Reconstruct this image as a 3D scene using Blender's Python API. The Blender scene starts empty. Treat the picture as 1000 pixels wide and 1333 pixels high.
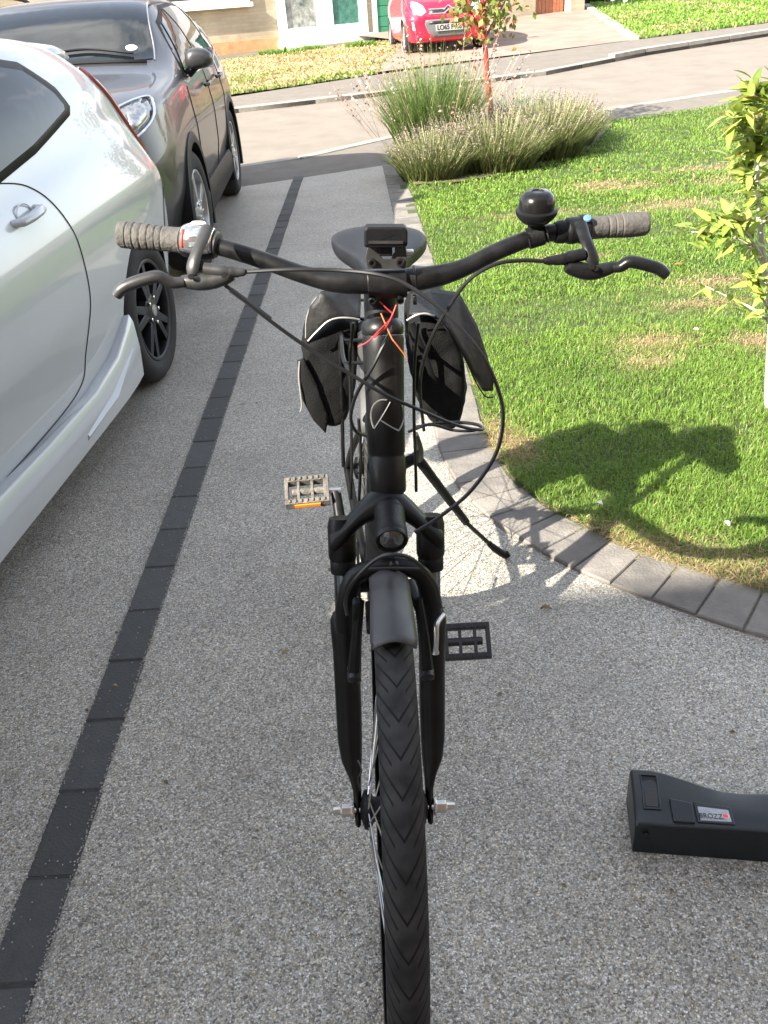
import bpy, bmesh, math, random
import numpy as np
from mathutils import Vector, Matrix, noise
from mathutils.bvhtree import BVHTree
from mathutils.geometry import tessellate_polygon
random.seed(7); np.random.seed(7)
SC = bpy.context.scene
COL = SC.collection
R = math.radians

# ------------------------------------------------------------------ camera, sky, sun, exposure
F, CH, PITCH, ROLL = 1100.0, 1.38, R(31.28), R(-4.5)
FW = Vector((0, math.cos(PITCH), -math.sin(PITCH)))
U0 = Vector((0, math.sin(PITCH), math.cos(PITCH)))
X0 = Vector((1, 0, 0))
CX = X0 * math.cos(ROLL) + U0 * math.sin(ROLL)
CU = U0 * math.cos(ROLL) - X0 * math.sin(ROLL)
CP = Vector((0, 0, CH))
cd = bpy.data.cameras.new('camera')
cam = bpy.data.objects.new('camera', cd); COL.objects.link(cam)
cam.matrix_world = Matrix(((CX.x, CU.x, -FW.x, CP.x), (CX.y, CU.y, -FW.y, CP.y), (CX.z, CU.z, -FW.z, CP.z), (0, 0, 0, 1)))
cd.sensor_fit = 'VERTICAL'; cd.sensor_height = 24.0; cd.lens = F / 1333.0 * 24.0
cd.clip_start = 0.05; cd.clip_end = 800
SC.camera = cam
SUN_DIR = Vector((1.20, 0.80, -1.0)).normalized()          # the way the light travels
elev = math.asin(-SUN_DIR.z); azim = math.atan2(-SUN_DIR.x, -SUN_DIR.y)
W = bpy.data.worlds.new('World'); SC.world = W; W.use_nodes = True
wt = W.node_tree; wt.nodes.clear()
wo = wt.nodes.new('ShaderNodeOutputWorld'); wb = wt.nodes.new('ShaderNodeBackground')
sk = wt.nodes.new('ShaderNodeTexSky'); sk.sky_type = 'NISHITA'; sk.sun_disc = False
sk.sun_elevation = elev; sk.sun_rotation = azim % (2 * math.pi); sk.air_density = 1.0; sk.dust_density = .7; sk.ozone_density = 1.0
# broken white cloud over a pale summer sky
wtc = wt.nodes.new('ShaderNodeTexCoord'); wn = wt.nodes.new('ShaderNodeTexNoise'); wn.inputs['Scale'].default_value = 2.6; wn.inputs['Detail'].default_value = 8; wn.inputs['Roughness'].default_value = .58
wm = wt.nodes.new('ShaderNodeVectorMath'); wm.operation = 'MULTIPLY'; wm.inputs[1].default_value = (1, 1, 2.2)
wt.links.new(wtc.outputs['Generated'], wm.inputs[0]); wt.links.new(wm.outputs[0], wn.inputs['Vector'])
wr_ = wt.nodes.new('ShaderNodeValToRGB'); wr_.color_ramp.elements[0].position = .52; wr_.color_ramp.elements[1].position = .72
wt.links.new(wn.outputs['Fac'], wr_.inputs[0])
wh = wt.nodes.new('ShaderNodeHueSaturation'); wh.inputs['Saturation'].default_value = .52; wt.links.new(sk.outputs[0], wh.inputs['Color'])
wx = wt.nodes.new('ShaderNodeMixRGB'); wx.inputs[2].default_value = (7.0, 6.8, 6.5, 1)
wt.links.new(wr_.outputs[0], wx.inputs[0]); wt.links.new(wh.outputs[0], wx.inputs[1])
wt.links.new(wx.outputs[0], wb.inputs[0]); wb.inputs[1].default_value = 0.13
wt.links.new(wb.outputs[0], wo.inputs[0])
sl = bpy.data.lights.new('sun', 'SUN'); sl.energy = 5.0; sl.angle = R(0.55); sl.color = (1.0, 0.93, 0.82)
so = bpy.data.objects.new('sun', sl); COL.objects.link(so)
so.rotation_euler = SUN_DIR.to_track_quat('-Z', 'Y').to_euler(); so.location = (-6, -4, 9)
SC.view_settings.view_transform = 'Standard'; SC.view_settings.look = 'None'
SC.view_settings.exposure = 2.05; SC.view_settings.gamma = 1.0; SC.view_settings.use_curve_mapping = False
SC.render.engine = 'CYCLES'
SC.cycles.use_denoising = True
SC.cycles.max_bounces = 8; SC.cycles.transparent_max_bounces = 8
SC.cycles.sample_clamp_indirect = 8

# ------------------------------------------------------------------ geometry of the place
Y0, TA = 8.6, math.tan(R(2.0))          # past Y0 the ground of the street rises a little
def fz(y): return max(0.0, (y - Y0) * TA)
def ray(px, py): return FW + CX * ((px - 500) / F) - CU * ((py - 666.5) / F)
def aY(px, py, Y):
    d = ray(px, py); return CP + d * (Y / d.y)
def aX(px, py, X):
    d = ray(px, py); return CP + d * (X / d.x)
def aZ(px, py, Z=0.0):
    d = ray(px, py); return CP + d * ((Z - CH) / d.z)
def far(px, py, h=0.0):
    d = ray(px, py); s = (h - Y0 * TA - CH) / (d.z - d.y * TA); return CP + d * s

# ------------------------------------------------------------------ materials
MATS = {}
def nd(t, kind, **kw):
    n = t.nodes.new(kind)
    for k, v in kw.items(): setattr(n, k, v)
    return n
def mat(name, col, rough=0.5, metal=0.0, coat=0.0, var=0.0, vscale=6.0, bump=0.0, bscale=60.0, col2=None, rvar=0.0, spec=0.5, emit=None, detail=6.0):
    if name in MATS: return MATS[name]
    m = bpy.data.materials.new(name); m.use_nodes = True; t = m.node_tree
    b = t.nodes['Principled BSDF']
    b.inputs['Base Color'].default_value = (*col, 1); b.inputs['Roughness'].default_value = rough
    b.inputs['Metallic'].default_value = metal; b.inputs['Coat Weight'].default_value = coat
    b.inputs['Coat Roughness'].default_value = 0.03; b.inputs['Specular IOR Level'].default_value = spec
    tc = nd(t, 'ShaderNodeTexCoord')
    if var > 0 or col2 or rvar:
        nz = nd(t, 'ShaderNodeTexNoise'); nz.inputs['Scale'].default_value = vscale; nz.inputs['Detail'].default_value = detail; nz.inputs['Roughness'].default_value = 0.65
        t.links.new(tc.outputs['Object'], nz.inputs['Vector'])
        cr = nd(t, 'ShaderNodeValToRGB')
        lo = col if col2 else tuple(c * (1 - var) for c in col); hi = col2 if col2 else tuple(min(1, c * (1 + var)) for c in col)
        cr.color_ramp.elements[0].position = 0.32; cr.color_ramp.elements[0].color = (*lo, 1)
        cr.color_ramp.elements[1].position = 0.68; cr.color_ramp.elements[1].color = (*hi, 1)
        t.links.new(nz.outputs['Fac'], cr.inputs[0]); t.links.new(cr.outputs[0], b.inputs['Base Color'])
        if rvar:
            mr = nd(t, 'ShaderNodeMapRange'); mr.inputs[1].default_value = .3; mr.inputs[2].default_value = .7
            mr.inputs[3].default_value = max(0, rough - rvar); mr.inputs[4].default_value = min(1, rough + rvar)
            t.links.new(nz.outputs['Fac'], mr.inputs[0]); t.links.new(mr.outputs[0], b.inputs['Roughness'])
    if bump > 0:
        n2 = nd(t, 'ShaderNodeTexNoise'); n2.inputs['Scale'].default_value = bscale; n2.inputs['Detail'].default_value = 4
        t.links.new(tc.outputs['Object'], n2.inputs['Vector'])
        bp = nd(t, 'ShaderNodeBump'); bp.inputs['Strength'].default_value = bump; bp.inputs['Distance'].default_value = 0.01
        t.links.new(n2.outputs['Fac'], bp.inputs['Height']); t.links.new(bp.outputs[0], b.inputs['Normal'])
    MATS[name] = m; return m

def resin_mat():
    """resin bound aggregate: small stones of many greys, tops catching the light"""
    m = bpy.data.materials.new('resin_bound_stone'); m.use_nodes = True; t = m.node_tree; b = t.nodes['Principled BSDF']
    tc = nd(t, 'ShaderNodeTexCoord')
    nz = nd(t, 'ShaderNodeTexNoise'); nz.inputs['Scale'].default_value = 240; nz.inputs['Detail'].default_value = 1
    t.links.new(tc.outputs['Object'], nz.inputs['Vector'])
    mx = nd(t, 'ShaderNodeVectorMath', operation='MULTIPLY_ADD'); mx.inputs[1].default_value = (.006, .006, .006)
    t.links.new(nz.outputs['Color'], mx.inputs[0]); t.links.new(tc.outputs['Object'], mx.inputs[2])
    v = nd(t, 'ShaderNodeTexVoronoi'); v.inputs['Scale'].default_value = 320; v.inputs['Randomness'].default_value = 1
    t.links.new(mx.outputs[0], v.inputs['Vector'])
    sp = nd(t, 'ShaderNodeSeparateColor'); t.links.new(v.outputs['Color'], sp.inputs[0])
    cr = nd(t, 'ShaderNodeValToRGB'); e = cr.color_ramp
    stops = [(0, (.095, .09, .077)), (.14, (.195, .188, .162)), (.34, (.315, .303, .262)), (.62, (.42, .405, .355)), (.84, (.55, .535, .48)), (1, (.80, .785, .74))]
    e.elements[0].position = 0; e.elements[0].color = (*stops[0][1], 1); e.elements[1].position = 1; e.elements[1].color = (*stops[-1][1], 1)
    for p, c in stops[1:-1]:
        q = e.elements.new(p); q.color = (*c, 1)
    t.links.new(sp.outputs[0], cr.inputs[0])
    # a few brown stones
    gt = nd(t, 'ShaderNodeMath', operation='GREATER_THAN'); gt.inputs[1].default_value = .80; t.links.new(sp.outputs[1], gt.inputs[0])
    mb = nd(t, 'ShaderNodeMixRGB', blend_type='MULTIPLY'); mb.inputs[2].default_value = (1.0, .88, .70, 1)
    t.links.new(gt.outputs[0], mb.inputs[0]); t.links.new(cr.outputs[0], mb.inputs[1])
    # dark resin between the stones
    mr = nd(t, 'ShaderNodeMapRange'); mr.inputs[1].default_value = .28; mr.inputs[2].default_value = .62; mr.inputs[3].default_value = 1; mr.inputs[4].default_value = .62
    t.links.new(v.outputs['Distance'], mr.inputs[0])
    md = nd(t, 'ShaderNodeMixRGB', blend_type='MULTIPLY'); md.inputs[0].default_value = 1
    t.links.new(mb.outputs[0], md.inputs[1]); t.links.new(mr.outputs[0], md.inputs[2])
    # larger tone: worn and dusty areas
    n2 = nd(t, 'ShaderNodeTexNoise'); n2.inputs['Scale'].default_value = 1.7; n2.inputs['Detail'].default_value = 7; n2.inputs['Roughness'].default_value = .7
    t.links.new(tc.outputs['Object'], n2.inputs['Vector'])
    m2 = nd(t, 'ShaderNodeMapRange'); m2.inputs[1].default_value = .3; m2.inputs[2].default_value = .7; m2.inputs[3].default_value = .76; m2.inputs[4].default_value = 1.2
    t.links.new(n2.outputs['Fac'], m2.inputs[0])
    m3 = nd(t, 'ShaderNodeMixRGB', blend_type='MULTIPLY'); m3.inputs[0].default_value = 1
    t.links.new(md.outputs[0], m3.inputs[1]); t.links.new(m2.outputs[0], m3.inputs[2])
    # small dark spots of dirt and moss
    n4 = nd(t, 'ShaderNodeTexNoise'); n4.inputs['Scale'].default_value = 21; n4.inputs['Detail'].default_value = 3; t.links.new(tc.outputs['Object'], n4.inputs['Vector'])
    m4 = nd(t, 'ShaderNodeMapRange'); m4.inputs[1].default_value = .66; m4.inputs[2].default_value = .76; m4.inputs[3].default_value = 0; m4.inputs[4].default_value = .6; t.links.new(n4.outputs['Fac'], m4.inputs[0])
    m5 = nd(t, 'ShaderNodeMixRGB'); m5.inputs[2].default_value = (.06, .05, .035, 1); t.links.new(m4.outputs[0], m5.inputs[0]); t.links.new(m3.outputs[0], m5.inputs[1]); m3 = m5
    t.links.new(m3.outputs[0], b.inputs['Base Color']); b.inputs['Roughness'].default_value = .42
    bp = nd(t, 'ShaderNodeBump'); bp.inputs['Strength'].default_value = .8; bp.inputs['Distance'].default_value = .003; bp.invert = True
    t.links.new(v.outputs['Distance'], bp.inputs['Height']); t.links.new(bp.outputs[0], b.inputs['Normal'])
    return m

def leafy(name, trans=.35, rough=.5):
    """colour from the mesh (each leaf its own tint), light passing through"""
    m = bpy.data.materials.new(name); m.use_nodes = True; t = m.node_tree; b = t.nodes['Principled BSDF']
    at = nd(t, 'ShaderNodeAttribute'); at.attribute_name = 'Col'
    t.links.new(at.outputs['Color'], b.inputs['Base Color']); b.inputs['Roughness'].default_value = rough
    b.inputs['Specular IOR Level'].default_value = .3
    tr = nd(t, 'ShaderNodeBsdfTranslucent'); t.links.new(at.outputs['Color'], tr.inputs[0])
    mx = nd(t, 'ShaderNodeMixShader'); mx.inputs[0].default_value = trans
    t.links.new(b.outputs[0], mx.inputs[1]); t.links.new(tr.outputs[0], mx.inputs[2])
    t.links.new(mx.outputs[0], t.nodes['Material Output'].inputs[0])
    return m

# ------------------------------------------------------------------ object helpers
LOCAL = set()
def origin(o):
    v = Vector((0, 0, 0))
    while o is not None:
        if o.name in LOCAL: return v
        v += o.location; o = o.parent
    return v
def tag(o, label=None, cat=None, group=None, kind=None):
    if label: o['label'] = label
    if cat: o['category'] = cat
    if group: o['group'] = group
    if kind: o['kind'] = kind
    return o
def thing(name, loc, label, cat, group=None, rz=0.0, local=False):
    o = bpy.data.objects.new(name, None); COL.objects.link(o); o.location = loc; o.rotation_euler = (0, 0, rz)
    o.empty_display_size = .1
    if local: LOCAL.add(o.name)
    return tag(o, label, cat, group)
class MB:
    def __init__(s): s.v = []; s.f = []
    def add(s, vs, fs):
        n = len(s.v); s.v += [Vector(p) for p in vs]; s.f += [tuple(i + n for i in f) for f in fs]; return s
    def box(s, c, size, rot=None):
        c = Vector(c); h = Vector(size) / 2; vs = []
        for z in (-1, 1):
            for (a, b) in ((-1, -1), (1, -1), (1, 1), (-1, 1)):
                p = Vector((a * h.x, b * h.y, z * h.z)); vs.append(c + (rot @ p if rot else p))
        return s.add(vs, [(3, 2, 1, 0), (4, 5, 6, 7), (0, 1, 5, 4), (1, 2, 6, 5), (2, 3, 7, 6), (3, 0, 4, 7)])
    def loft(s, rings, closed=True, cap=(True, True), loop=False):
        n = len(rings[0]); vs = [p for r in rings for p in r]; fs = []
        m = len(rings); mm = m if loop else m - 1
        for i in range(mm):
            a = i * n; b = ((i + 1) % m) * n
            for j in range(n if closed else n - 1):
                k = (j + 1) % n; fs.append((a + j, a + k, b + k, b + j))
        if closed and not loop:
            if cap[0]: fs.append(tuple(reversed(range(n))))
            if cap[1]: fs.append(tuple((m - 1) * n + j for j in range(n)))
        return s.add(vs, fs)
    def tube(s, pts, r, n=10, cap=True, flat=1.0, loop=False):
        pts = [Vector(p) for p in pts]; m = len(pts)
        rr = list(r) if hasattr(r, '__len__') else [r] * m
        rings = []; up = None
        for i, p in enumerate(pts):
            if loop: t = pts[(i + 1) % m] - pts[i - 1]
            else: t = pts[min(i + 1, m - 1)] - pts[max(i - 1, 0)]
            if t.length < 1e-9: t = Vector((0, 0, 1))
            t.normalize()
            if up is None: up = Vector((0, 0, 1)) if abs(t.z) < .9 else Vector((0, 1, 0))
            sd = t.cross(up)
            if sd.length < 1e-6: sd = t.orthogonal()
            sd.normalize(); up = sd.cross(t).normalized()
            rings.append([p + (sd * math.cos(a) + up * math.sin(a) * flat) * rr[i] for a in [2 * math.pi * k / n for k in range(n)]])
        return s.loft(rings, True, (cap, cap), loop)
    def lathe(s, prof, o, axis, n=24, cap=True):
        axis = Vector(axis).normalized(); o = Vector(o); a = axis.orthogonal().normalized(); b = axis.cross(a)
        rings = [[o + axis * h + (a * math.cos(t) + b * math.sin(t)) * r for t in [2 * math.pi * k / n for k in range(n)]] for r, h in prof]
        return s.loft(rings, True, (cap, cap))
    def prism(s, poly, vec):
        poly = [Vector(p) for p in poly]; vec = Vector(vec); n = len(poly)
        tris = tessellate_polygon([poly]); vs = poly + [p + vec for p in poly]
        fs = [tuple(t) for t in tris] + [tuple(i + n for i in reversed(t)) for t in tris]
        fs += [(i, (i + 1) % n, (i + 1) % n + n, i + n) for i in range(n)]
        return s.add(vs, fs)
    def build(s, name, m, parent=None, smooth=True, bevel=0.0, sub=0, seg=2, kind=None, angle=40, solid=0.0):
        me = bpy.data.meshes.new(name); off = origin(parent)
        me.from_pydata([p - off for p in s.v], [], s.f); me.update()
        bm = bmesh.new(); bm.from_mesh(me); bmesh.ops.recalc_face_normals(bm, faces=bm.faces); bm.to_mesh(me); bm.free()
        return link(name, me, m, parent, smooth, bevel, sub, seg, kind, angle, solid)
def link(name, me, m, parent=None, smooth=True, bevel=0.0, sub=0, seg=2, kind=None, angle=40, solid=0.0):
    if m is not None and not me.materials: me.materials.append(m)
    o = bpy.data.objects.new(name, me); COL.objects.link(o); o.parent = parent
    if solid:
        q = o.modifiers.new('solid', 'SOLIDIFY'); q.thickness = solid; q.offset = -1
    if sub:
        q = o.modifiers.new('sub', 'SUBSURF'); q.levels = q.render_levels = sub
    if bevel:
        q = o.modifiers.new('bevel', 'BEVEL'); q.width = bevel; q.segments = seg; q.limit_method = 'ANGLE'; q.angle_limit = R(35)
    if smooth:
        me.polygons.foreach_set('use_smooth', [True] * len(me.polygons))
        if not sub:
            try: me.set_sharp_from_angle(angle=R(angle))
            except Exception: pass
    if kind: o['kind'] = kind
    return o
def inst(name, me, parent, loc, rot=(0, 0, 0), scale=None):
    o = bpy.data.objects.new(name, me); COL.objects.link(o); o.parent = parent
    o.location = Vector(loc) - origin(parent); o.rotation_euler = rot
    if scale: o.scale = scale
    return o
def sheet(name, poly, z, m, kind='structure', parent=None):
    poly = [Vector((p[0], p[1], z + (fz(p[1]) if len(p) < 3 else p[2]))) for p in poly]
    me = bpy.data.meshes.new(name); t = tessellate_polygon([poly]); me.from_pydata(poly, [], [tuple(x) for x in t]); me.update()
    bm = bmesh.new(); bm.from_mesh(me); bmesh.ops.recalc_face_normals(bm, faces=bm.faces)
    if sum(f.normal.z for f in bm.faces) < 0: bmesh.ops.reverse_faces(bm, faces=bm.faces)
    bm.to_mesh(me); bm.free()
    return link(name, me, m, parent, False, kind=kind)
def smooth_path(pts, k=6, rad=None):
    """Catmull-Rom through pts"""
    pts = [Vector(p) for p in pts]; out = []
    P = [pts[0] * 2 - pts[1]] + pts + [pts[-1] * 2 - pts[-2]]
    for i in range(1, len(P) - 2):
        a, b, c, d = P[i - 1], P[i], P[i + 1], P[i + 2]
        for j in range(k):
            t = j / k
            out.append(.5 * ((2 * b) + (c - a) * t + (2 * a - 5 * b + 4 * c - d) * t * t + (3 * b - a - 3 * c + d) * t ** 3))
    out.append(pts[-1]); return out
def text_mesh(txt, size, depth, name='lettering', bold=0.0):
    cu = bpy.data.curves.new(name, 'FONT'); cu.body = txt; cu.size = size; cu.extrude = depth; cu.offset = bold; cu.align_x = 'CENTER'; cu.align_y = 'CENTER'
    ob = bpy.data.objects.new(name, cu); COL.objects.link(ob)
    dg = bpy.context.evaluated_depsgraph_get(); me = bpy.data.meshes.new_from_object(ob.evaluated_get(dg))
    bpy.data.objects.remove(ob); return me
def applied(o):
    """bake an object's modifiers into its mesh"""
    dg = bpy.context.evaluated_depsgraph_get(); me = bpy.data.meshes.new_from_object(o.evaluated_get(dg)); o.modifiers.clear(); o.data = me; return me
def cmesh(name, verts, faces, cols, m, parent=None, kind=None, smooth=False):
    """big meshes from arrays: verts (n,3), faces (k,3 or 4), cols (n,3)"""
    me = bpy.data.meshes.new(name); verts = np.asarray(verts, np.float32); faces = np.asarray(faces, np.int32)
    o3 = origin(parent); verts = verts - np.array([o3.x, o3.y, o3.z], np.float32)
    me.vertices.add(len(verts)); me.vertices.foreach_set('co', verts.ravel())
    k = faces.shape[1]; me.loops.add(faces.size); me.loops.foreach_set('vertex_index', faces.ravel())
    me.polygons.add(len(faces)); me.polygons.foreach_set('loop_start', np.arange(0, faces.size, k, dtype=np.int32))
    me.update(calc_edges=True); me.validate()
    at = me.color_attributes.new('Col', 'FLOAT_COLOR', 'POINT')
    c4 = np.ones((len(verts), 4), np.float32); c4[:, :3] = cols; at.data.foreach_set('color', c4.ravel())
    return link(name, me, m, parent, smooth, kind=kind)

# ------------------------------------------------------------------ the ground
M_ground = mat('soil_far', (.10, .09, .06), .95, var=.3, vscale=2)
g = MB(); ys = [-60, 8.6, 60, 320]; zs = [-.08, -.08, 51.4 * TA - .08, 51.4 * TA - .08]
g.loft([[Vector((-260, y, z)), Vector((260, y, z))] for y, z in zip(ys, zs)], closed=False)
tag(g.build('ground', M_ground, smooth=False), kind='structure')

KIN = [(0.245, 8.66), (0.245, 6.0), (0.235, 4.2), (0.222, 3.1), (.211, 2.76), (.224, 2.55), (.262, 2.335), (.342, 2.13), (.435, 1.985), (.51, 1.885), (.605, 1.785), (.753, 1.655), (.9, 1.54), (1.1, 1.41), (1.4, 1.27), (1.8, 1.14), (2.4, 1.05), (4.5, 1.0)]
M_resin = resin_mat()
drive = sheet('driveway', [(-4.6, -2.35), (4.5, -2.35)] + list(reversed(KIN)) + [(-.5, 8.38), (-4.6, 6.75)], 0.0, M_resin)

M_block = mat('charcoal_block', (.032, .0335, .033), .75, col2=(.06, .0615, .06), vscale=22, bump=.35, bscale=160, rvar=.1)
M_joint = mat('jointing_sand', (.035, .034, .032), .95, var=.4, vscale=90)
def per_piece(m, lo, hi):
    """each block its own tone"""
    t = m.node_tree; b = t.nodes['Principled BSDF']; l = b.inputs['Base Color'].links[0]; src = l.from_socket
    oi = nd(t, 'ShaderNodeObjectInfo'); mr = nd(t, 'ShaderNodeMapRange'); mr.inputs[3].default_value = lo; mr.inputs[4].default_value = hi; t.links.new(oi.outputs['Random'], mr.inputs[0])
    mx = nd(t, 'ShaderNodeMixRGB', blend_type='MULTIPLY'); mx.inputs[0].default_value = 1; t.links.new(src, mx.inputs[1]); t.links.new(mr.outputs[0], mx.inputs[2]); t.links.new(mx.outputs[0], b.inputs['Base Color'])
per_piece(M_block, .72, 1.25)
# the charcoal band across the drive, block by block
bphi = R(1.0); bd = Vector((math.sin(bphi), math.cos(bphi), 0)); bn = Vector((math.cos(bphi), -math.sin(bphi), 0))
pA = (aZ(33, 1145) + aZ(96, 1143.7)) / 2; pB = (aZ(384.8, 226.8) + aZ(395.6, 226.8)) / 2
bd = (pB - pA); bd.z = 0; blen = bd.length; bd.normalize(); bn = Vector((bd.y, -bd.x, 0)); brot = math.atan2(-bd.x, bd.y)
pitch_b = .2045; start = pA - bd * (pitch_b * 4); ncount = int((blen + pitch_b * 4) / pitch_b)
band = MB().box(start + bd * (pitch_b * ncount / 2) + Vector((0, 0, -.012)), (.089, pitch_b * ncount + .004, .028), Matrix.Rotation(brot, 3, 'Z'))
band = tag(band.build('block_band', M_joint, smooth=False), kind='structure')
def block_mesh(sx, sy, sz, name='paving_block', taper=1.0, seed=0):
    rnd = random.Random(seed); m = MB(); h = (sx / 2, sy / 2)
    nx, ny = 3, 5; bm = bmesh.new()
    b2 = MB(); top = []
    ring = [(-h[0], -h[1]), (h[0], -h[1]), (h[0] * taper, h[1]), (-h[0] * taper, h[1])]
    b2.loft([[Vector((x, y, -sz)) for x, y in ring], [Vector((x, y, -.003)) for x, y in ring], [Vector((x * .955, y * .97, 0)) for x, y in ring]])
    me = bpy.data.meshes.new(name); me.from_pydata(b2.v, [], b2.f); me.update()
    bm.from_mesh(me); bmesh.ops.recalc_face_normals(bm, faces=bm.faces); bm.to_mesh(me); bm.free()
    me.polygons.foreach_set('use_smooth', [False] * len(me.polygons)); return me
bms = []
for k in range(3):
    me = block_mesh(.0915, .1985, .03, seed=k); me.materials.append(M_block); bms.append(me)
for k in range(ncount):
    c = start + bd * (pitch_b * (k + .5)) + bn * random.uniform(-.0018, .0018)
    inst('paving_block', bms[k % 3], band, c + Vector((0, 0, .0052 + random.uniform(-.0012, .0012))), (R(random.uniform(-.35, .35)), R(random.uniform(-.5, .5)), brot + R(random.uniform(-.5, .5))))

# loose grit shed on to the band and along its ragged edges
gm = MB(); grr = random.Random(11)
for i in range(2600):
    t = grr.random() ** 1.6 * blen * .62; sd = grr.choice((-1, 1)); lat = sd * (.045 + grr.gauss(0, .0022)) if grr.random() < .93 else grr.uniform(-.045, .045)
    c = start + bd * (t + .3) + bn * lat + Vector((0, 0, .0062)); r = grr.uniform(.0011, .0027)
    vs = [c + Vector((grr.uniform(.7, 1.2) * r * a, grr.uniform(.7, 1.2) * r * b, r * .8 * h)) for a, b, h in ((1, 0, 0), (0, 1, 0), (-1, 0, 0), (0, -1, 0), (0, 0, 1), (0, 0, -1))]
    gm.add(vs, [(0, 1, 4), (1, 2, 4), (2, 3, 4), (3, 0, 4), (1, 0, 5), (2, 1, 5), (3, 2, 5), (0, 3, 5)])
tag(gm.build('loose_grit', mat('grit_stone', (.13, .125, .115), .7, col2=(.42, .40, .37), vscale=300), smooth=False), 'fine loose grit along the edges of the charcoal block band', 'grit', kind='stuff')
# the kerb of setts round the lawn, stone by stone
KP = smooth_path([Vector((x, y, 0)) for x, y in KIN], 10)
M_sett = mat('grey_sett', (.105, .097, .087), .82, col2=(.20, .183, .16), vscale=9, bump=.4, bscale=120, rvar=.08)
per_piece(M_sett, .78, 1.15)
cum = [0]
for a, b in zip(KP, KP[1:]): cum.append(cum[-1] + (b - a).length)
def at_s(s):
    for i in range(len(KP) - 1):
        if cum[i + 1] >= s:
            t = (s - cum[i]) / max(1e-9, cum[i + 1] - cum[i]); return KP[i].lerp(KP[i + 1], t), (KP[i + 1] - KP[i]).normalized()
    return KP[-1], (KP[-1] - KP[-2]).normalized()
kw = .18
kbase = []; s_ = 0.0; stones = []
while s_ < cum[-1] - .12:
    L = .116
    stones.append((s_, s_ + L)); s_ += L
inner = []; outer = []
NS = 400
for i in range(NS + 1):
    p, d = at_s(cum[-1] * i / NS); n = Vector((-d.y, d.x, 0)); inner.append(p - n * .002); outer.append(p + n * kw)
kb = MB(); kb.loft([[a + Vector((0, 0, -.05)), a + Vector((0, 0, .0015)), b + Vector((0, 0, .0015)), b + Vector((0, 0, -.05))] for a, b in zip(inner, outer)])
kerb = tag(kb.build('kerb', mat('kerb_mortar', (.15, .135, .115), .95, var=.35, vscale=60), smooth=False), kind='structure')
sett_seed = random.Random(3)
for (a, b) in stones:
    pa, da = at_s(a + .0022); pb, db = at_s(b - .0022); na = Vector((-da.y, da.x, 0)); nb = Vector((-db.y, db.x, 0))
    c = (pa + pb) / 2; j = sett_seed.uniform(-.003, .003); zt = .0085 + sett_seed.uniform(-.002, .002)
    w2 = kw - .003 + sett_seed.uniform(-.006, .004)
    q = [pa + na * (.001 + j), pb + nb * (.001 + j), pb + nb * w2, pa + na * w2]
    cc = sum(q, Vector()) / 4
    m = MB(); m.loft([[p + Vector((0, 0, -.03)) for p in q], [p + Vector((0, 0, zt - .004)) for p in q], [cc + (p - cc) * .955 + Vector((0, 0, zt + sett_seed.uniform(-.0012, .0012))) for p in q]])
    m.build('kerb_stone', M_sett, kerb, smooth=False)

# street beyond the drive: pavement, dropped kerb, road, far kerb, far pavement
def line_through(pts, x0, x1):
    pts = sorted([(p.x, p.y) for p in pts]); (ax, ay), (bx, by) = pts[0], pts[1]; (cx_, cy), (dx, dy) = pts[-2], pts[-1]
    m0 = .36; m1 = .40
    return [(x0, ay + (x0 - ax) * m0)] + pts + [(x1, dy + (x1 - dx) * m1)]
NK = line_through([far(387, 205), far(506, 178), far(788, 142), far(955, 117)], -14, 16)
FK = line_through([far(310, 145), far(506, 122), far(712, 96), far(840, 71), far(1000, 46)], -14, 18)
FP = line_through([far(307, 128), far(482, 101), far(820, 55), far(1000, 32)], -14, 18)
NB = [(-14, 2.85), (-4.6, 6.72), (-.5, 8.36), (.25, 8.66), (.45, 8.85), (2.7, 9.95), (4.25, 10.45), (16, 15.2)]
def band_sheet(name, A, B, z, m, za=0, zb=0):
    poly = [(x, y, fz(y) + za) for x, y in A] + [(x, y, fz(y) + zb) for x, y in reversed(B)]
    return sheet(name, poly, z, m)
M_path = mat('pavement_tarmac', (.11, .095, .079), .9, col2=(.15, .13, .107), vscale=5, bump=.4, bscale=180, detail=9)
M_road = mat('worn_road', (.135, .115, .093), .9, col2=(.18, .153, .124), vscale=2.5, bump=.4, bscale=150, detail=10)
def ensure(poly): return poly
band_sheet('pavement', NB, NK, .0, M_path)
band_sheet('road', NK, FK, -.02, M_road)
band_sheet('far_pavement', FK, FP, .03, M_path)
M_kerb = mat('concrete_kerb', (.25, .23, .195), .85, var=.2, vscale=8, bump=.3, bscale=60)
def resample(poly, step):
    P = [Vector((x, y, 0)) for x, y in poly]; out = []; 
    for a, b in zip(P, P[1:]):
        n = max(1, round((b - a).length / step))
        for i in range(n): out.append((a.lerp(b, i / n), a.lerp(b, (i + 1) / n)))
    return out
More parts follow.
